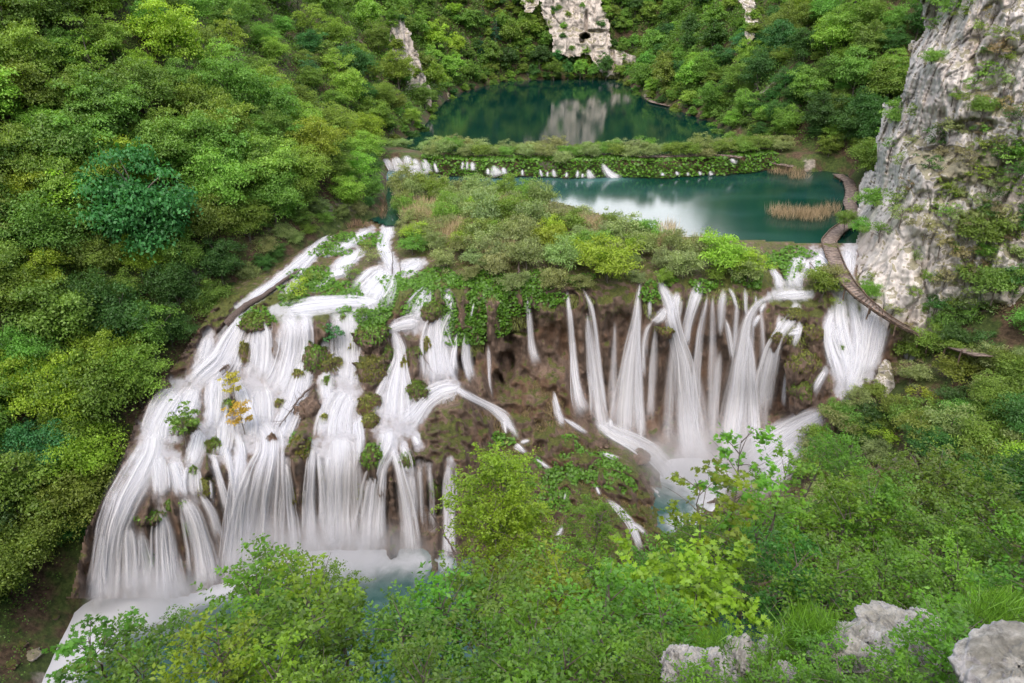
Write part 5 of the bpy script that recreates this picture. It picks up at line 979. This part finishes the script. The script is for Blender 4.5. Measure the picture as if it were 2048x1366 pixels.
# ------------------------------------------------------------------ boardwalks
def boardwalk(label, knots, width, post=True, rail=False):
    k = np.array([at_z(np.array([a]), np.array([b]), z)[0] for a, b, z in knots]); c, q = curve(k, .33, 4); n = len(c); tg = unit(np.gradient(c, axis=0)); sd = unit(np.cross(tg, [0, 0, 1.0]))
    root = link("boardwalk", None, label=label, cat="boardwalk"); root.location = c[n // 2]; o = np.array(root.location); c = c - o
    V = []; F = []
    for i in range(n):
        w = width * .5 * pr.uniform(.94, 1.07); a = sd[i] * w; t_ = tg[i] * .145 * pr.uniform(.9, 1.05); zz = np.array([0, 0, 1]) * pr.normal(0, .012); sk = tg[i] * pr.normal(0, .02)
        b = c[i] + zz; pts = [b - a - t_ - sk, b + a - t_ + sk, b + a + t_ + sk, b - a + t_ - sk]; lo = [x - np.array([0, 0, .05]) for x in pts]; m = len(V); V += pts + lo
        F += [[m, m + 1, m + 2, m + 3], [m + 7, m + 6, m + 5, m + 4]] + [[m + j, m + 4 + j, m + 4 + (j + 1) % 4, m + (j + 1) % 4] for j in range(4)]
    link("deck", make_mesh("deck", np.array(V), [np.array(F)], smooth=False, mats=[M_PLANK]), parent=root)
    for s_ in (-1, 1):
        v, f = tube(c + sd * s_ * width * .4 - np.array([0, 0, .13]), .085, 6); link("beam", make_mesh("beam", v, [f], mats=[M_BEAM]), parent=root)
        if rail:
            m = slice(int(n * .42), int(n * .86)); v, f = tube((c + sd * s_ * width * .5 + np.array([0, 0, .1]))[m], .07, 6); link("edge_rail", make_mesh("edge_rail", v, [f], mats=[M_BEAM]), parent=root)
    if post:
        for i in range(2, n - 1, 7):
            for s_ in (-1, 1):
                b = c[i] + sd[i] * s_ * width * .47; v, f = tube(np.array([b + [0, 0, .06], b - [0, 0, .6], b - [0, 0, 1.3]]) + pr.normal(0, .03, (3, 3)), .075, 6); link("post", make_mesh("post", v, [f], mats=[M_BEAM]), parent=root)
def BW(a, b): return float(front_pt([a], [b])[0, 2]) + .45
boardwalk("curving plank boardwalk hugging the foot of the grey cliff above the falls", [(1676,348,.45),(1698,362,.45),(1704,385,.45),(1699,405,.45),(1708,425,.45),(1702,443,.45),(1674,462,.45),(1657,482,.42),(1664,505,.38),(1676,535,.2),(1694,565,-.25),(1722,594,-1.0),(1762,625,-2.1),(1800,650,-3.2),(1850,673,-4.4),(1900,690,BW(1900,690)),(1966,711,BW(1966,711))], 1.55, rail=True)
boardwalk("short low boardwalk crossing the planted dam between the shrubs", [(1278,313,2.75),(1330,312,2.75),(1370,311,2.75),(1420,308,2.75),(1452,310,2.75),(1482,314,2.7)], 1.1)
boardwalk("small footbridge over the side stream at the end of the dam", [(1538,322,1.3),(1560,328,1.2),(1585,332,1.1)], 1.2)
boardwalk("thin lakeside boardwalk under trees at the upper lake", [(1296,196,2.35),(1304,203,2.35),(1330,209,2.35),(1365,215,2.35),(1400,221,2.35),(1425,226,2.35)], 1.4, post=False)

# ------------------------------------------------------------------ fallen wood, saplings and the golden bush
def branch(name, label, knots, r0, cat, twigs=8, off=1.0, tl=30, fn=None):
    c, q = curve(knots, 6.0, 2); P = (fn or bar_pt)(c[:, 0], c[:, 1]); P = P - rays(c[:, 0], c[:, 1]) * off; P = P + pr.normal(0, .03, P.shape); n = len(P); parts = [tube(P, np.linspace(r0, r0 * .3, n), 6)]
    for k in range(twigs):
        i = int(pr.uniform(.25, 1) * (n - 1)); d = pr.normal(size=3) * np.array([1, .5, 1]) * tl / FPX * 60 * .5; s_ = np.linspace(0, 1, 5)[:, None]; parts.append(tube(P[i] + d * s_ + pr.normal(0, .04, (5, 3)) * s_, np.linspace(r0 * .3, r0 * .1, 5), 4))
    v, f = merge(parts); return link(name, make_mesh(name, v, [f], mats=[M_DEADWOOD]), label=label, cat=cat)
branch("fallen_branch", "dark bare branch lying over the tufa hump in the cascades", [(628,768),(606,790),(584,818),(570,838),(558,852)], .11, "branch", 16, 1.2, 34)
branch("fallen_branch", "bare leaning branch before the lone slender fall", [(922,1140),(906,1100),(890,1070),(872,1042),(850,1008)], .11, "branch", 9, 5.0, 26)
branch("fallen_branch", "thin bare stick across the fan-shaped fall", [(838,700),(852,722),(866,745)], .05, "branch", 4, .9, 20)
branch("fallen_branch", "small drift stick beside the white chute", [(440,742),(452,730)], .09, "branch", 1, .9, 10)
branch("dead_sapling", "bare upright stem rising from the moss by the rapids", [(784,548),(785,520),(784,486)], .05, "sapling", 5, .8, 18)
branch("dead_sapling", "second thin bare stem beside the foaming outlet", [(800,545),(799,520),(797,500)], .04, "sapling", 4, .8, 14)
branch("dead_sapling", "thin grey trunk standing before the willows on the barrier", [(1037,548),(1038,520),(1040,488)], .12, "sapling", 3, 1.6, 12)
branch("fallen_log", "mossy brown log lying beside the narrow stream at the hillside foot", [(452,648),(492,612),(530,590),(575,556),(600,540)], .42, "log", 2, .5, 14)
branch("fallen_log", "pale log resting on the bank by the river bend", [(640,466),(672,454),(706,449),(732,452)], .16, "log", 1, .5, 8)
branch("broken_rail", "small broken wooden rail at the rim of the stepped cascade", [(1620,526),(1630,534),(1632,550)], .06, "railing", 0, .7)
def small(name, key, px, py, sc, hue, label, cat, front=.9):
    p = bar_pt(np.array([px]), np.array([py]))[0] - rays(px, py) * front; r = plant(name, key, p, sc, hue, "own", cat); r["label"] = label
make_proto("wispy", 120, 1.6, 3.4, .5, 30, 60, .22, r0=.05, flat=.45, cr=(.16, .3))
make_proto("wispy", 121, 1.6, 3.4, .5, 30, 60, .22, r0=.05, flat=.45, cr=(.16, .3))
small("golden_bush", "wispy", 488, 862, .95, "golden", "golden yellow leaved bush leaning over the western rapids", "bush")
small("golden_bush", "wispy", 470, 800, .75, "golden", "upper golden spray of leaves above the golden bush", "bush")
small("green_bush", "wispy", 372, 885, 1.1, "bright", "feathery green bush beside the round moss boulder", "bush")
small("sapling", "wispy", 668, 695, .75, "blue", "slender pale green sapling standing on the round moss head", "sapling")
small("sapling", "wispy", 725, 640, .5, "bright", "tiny sapling over the ledge pool", "sapling")

# ------------------------------------------------------------------ labels for plants that repeat
ORD = "first second third fourth fifth sixth seventh eighth ninth tenth eleventh twelfth thirteenth fourteenth fifteenth sixteenth seventeenth eighteenth nineteenth twentieth".split() + ["twenty-" + w for w in "first second third fourth fifth sixth seventh eighth ninth".split()]
ANCH = {
 "broadleaf_tree": [(100,60,"on the top slope above the pale rock patch"),(330,60,"high on the open slope above the maple"),(560,60,"high on the ridge west of the lakes"),(740,90,"beside the narrow lakeside rock face"),(90,260,"around the pale rock patch"),(330,260,"just uphill of the dark maple"),(540,230,"around the small hillside outcrop"),(720,290,"on the bank above the planted dam"),(90,430,"level with the dark maple"),(450,430,"between the dark maple and the falls"),(640,400,"on the brown bank by the bend"),(90,600,"downhill of the dark maple"),(290,640,"under the dark maple"),(440,620,"close to the steep white chute"),(80,780,"on the dense lower slope"),(260,800,"beside the head of the white curtain"),(80,950,"on the dark bank"),(190,980,"beside the plunging white curtain"),(80,1120,"low on the bank by the pool"),
   (940,80,"west of the cave cliff"),(1130,120,"at the foot of the cave cliff"),(1330,80,"east of the cave cliff"),(1380,180,"on the point in the upper lake"),(1500,60,"around the grey rock streak"),(1500,240,"by the outlet of the upper lake"),(1650,80,"high behind the big cliff"),(1640,210,"on the slope before the big cliff"),(1620,320,"over the boardwalk by the near lake"),(1750,150,"close against the big cliff")],
 "crag_bush": [(1060,10,"on the rim above the cave cliff"),(1120,60,"on the west flank of the cave cliff"),(1200,60,"on the upper cave cliff"),(1240,120,"on the foot of the cave cliff"),(825,130,"on the narrow lakeside rock face"),(1500,40,"on the grey rock streak")],
 "bankside_bush": [(520,560,"beside the narrow hillside stream"),(640,400,"on the brown bank by the bend"),(700,330,"on the bank by the dam rapids"),(760,250,"on the bank above the planted dam"),(740,120,"below the ridge west of the lakes"),(850,100,"beside the narrow lakeside rock face"),(900,180,"at the west waterline of the upper lake"),(980,130,"west of the cave cliff"),(1060,60,"on the rocks west of the cave"),(1150,140,"at the foot of the cave cliff"),(1290,60,"east of the cave cliff"),(1380,190,"on the point in the upper lake"),(1480,230,"by the outlet of the upper lake"),(1560,310,"by the footbridge"),(1660,330,"over the boardwalk by the near lake"),(1500,100,"below the grey rock streak")],
 "willow_shrub": [(850,420,"by the river bend"),(1000,430,"at the shore of the near lake"),(1180,480,"by the bright lake edge"),(870,520,"above the fan-shaped fall"),(1010,550,"above the caves"),(1130,560,"above the straight slender fall"),(1330,550,"above the tallest fall"),(1480,550,"on the lip above the forked fall"),(900,290,"on the west part of the dam"),(1050,305,"on the middle of the dam"),(1200,300,"east of the middle of the dam"),(1350,290,"before the dam boardwalk"),(1480,300,"at the east end of the dam"),(640,550,"among the upper rapids"),(1650,580,"beside the stepped cascade"),(1700,470,"beside the boardwalk bend"),(1790,690,"under the boardwalk")],
 "slope_bush": [(1660,860,"beside the foaming run"),(1780,820,"under the lichen-flecked crag"),(1900,760,"below the far boardwalk end"),(2020,800,"at the edge below the boardwalk"),(1750,960,"in the middle of the east slope"),(1950,950,"in the dark thicket"),(1700,1060,"above the young trees")],
 "cliff_bush": [(1870,30,"on the cliff top"),(1980,150,"on the upper cliff"),(1800,290,"on the cliff corner"),(1920,310,"on the grassy cliff shelf"),(1780,450,"on the lower cliff corner"),(1880,480,"on the stony cliff middle"),(2010,500,"in the wooded cliff gully"),(1950,640,"at the cliff foot above the boardwalk"),(1740,580,"on the bare grey face")],
 "young_tree": [(330,1300,"over the outflow of the pool"),(520,1250,"before the widest fall"),(700,1280,"before the dense straight fall"),(880,1290,"before the lone slender fall"),(1080,1200,"before the brown mound"),(1080,1330,"under the tall lemon tree"),(1260,1280,"before the forked rivulet"),(1430,1180,"before the misty pool"),(1580,1120,"below the foaming run"),(1720,1180,"behind the pile of karst rocks"),(1800,1030,"below the dark thicket"),(1960,1060,"on the edge of the east slope"),(1980,1230,"above the slanting boulder")],
 "conifer_tree": [(950,60,"among paler trees west of the cave cliff"),(1350,50,"among paler trees east of the cave cliff")],
}
KINDW = {"broadleaf_tree": "tree", "willow_shrub": "shrub", "bankside_bush": "bush", "slope_bush": "bush", "cliff_bush": "bush", "crag_bush": "bush", "young_tree": "young tree", "conifer_tree": "conifer"}
bag = {}
for r, x, y, hue, zone, name in TREES:
    if zone == "own": continue
    an = ANCH[name]; k = min(range(len(an)), key=lambda j: (an[j][0] - x) ** 2 + ((an[j][1] - y) * 1.2) ** 2); bag.setdefault((name, k), []).append((x, y, r, hue))
for (name, k), lst in bag.items():
    ph = ANCH[name][k][2]; by = {}
    for it in lst: by.setdefault(it[3], []).append(it)
    for hue, its in by.items():
        its.sort(key=lambda q: q[0])
        for j, (x, y, r, _) in enumerate(its):
            wd = WORD[hue]; kw = KINDW[name]
            r["label"] = f"only {wd} {kw} {ph}" if len(its) == 1 else f"{ORD[j] if j < len(ORD) else 'far'} {wd} {kw} from the left {ph}"
            r["group"] = {"broadleaf_tree": "trees", "willow_shrub": "shrubs", "bankside_bush": "bank bushes", "slope_bush": "bushes", "cliff_bush": "bushes", "crag_bush": "bushes", "young_tree": "young trees", "conifer_tree": "conifers"}[name] + " " + ph

# ------------------------------------------------------------------ spray hanging over the foot of the falls
def mist_mat():
    N = NT("spray"); tc = N.n("TexCoord"); ln = N.n("VectorMath"); ln.operation = 'LENGTH'; N.set(ln, 0, tc.outputs["Object"])
    f = N.mapr(ln.outputs["Value"], 1.0, 0.15); n = N.noise(N.pos(), 0.3, 3, 0.6)
    v = N.n("VolumePrincipled"); N.set(v, "Color", c4(0.93, 0.94, 0.98)); N.set(v, "Anisotropy", 0.1); N.set(v, "Density", N.math('MULTIPLY', N.math('MULTIPLY', f, N.mapr(n, 0.25, 0.75)), 0.5)); return N.vol(v.outputs[0])
M_MIST = mist_mat()
import bmesh
bm = bmesh.new(); bmesh.ops.create_icosphere(bm, subdivisions=3, radius=1.0); ms = bpy.data.meshes.new("spray_mist"); bm.to_mesh(ms); bm.free(); ms.materials.append(M_MIST)
for (px, py, z, sx, sy, sz) in [(1400, 930, -17.5, 10, 4.5, 6.0), (620, 1100, -18, 14, 4, 4.5), (330, 1190, -18, 6.5, 3.5, 4.0)]:
    o = link("spray_mist", ms, label="soft white spray drifting over the foot of the falls", kind="stuff"); o.location = at_z(np.array([px]), np.array([py]), z)[0] - np.array([0, .8, 0]); o.scale = (sx, sy, sz)
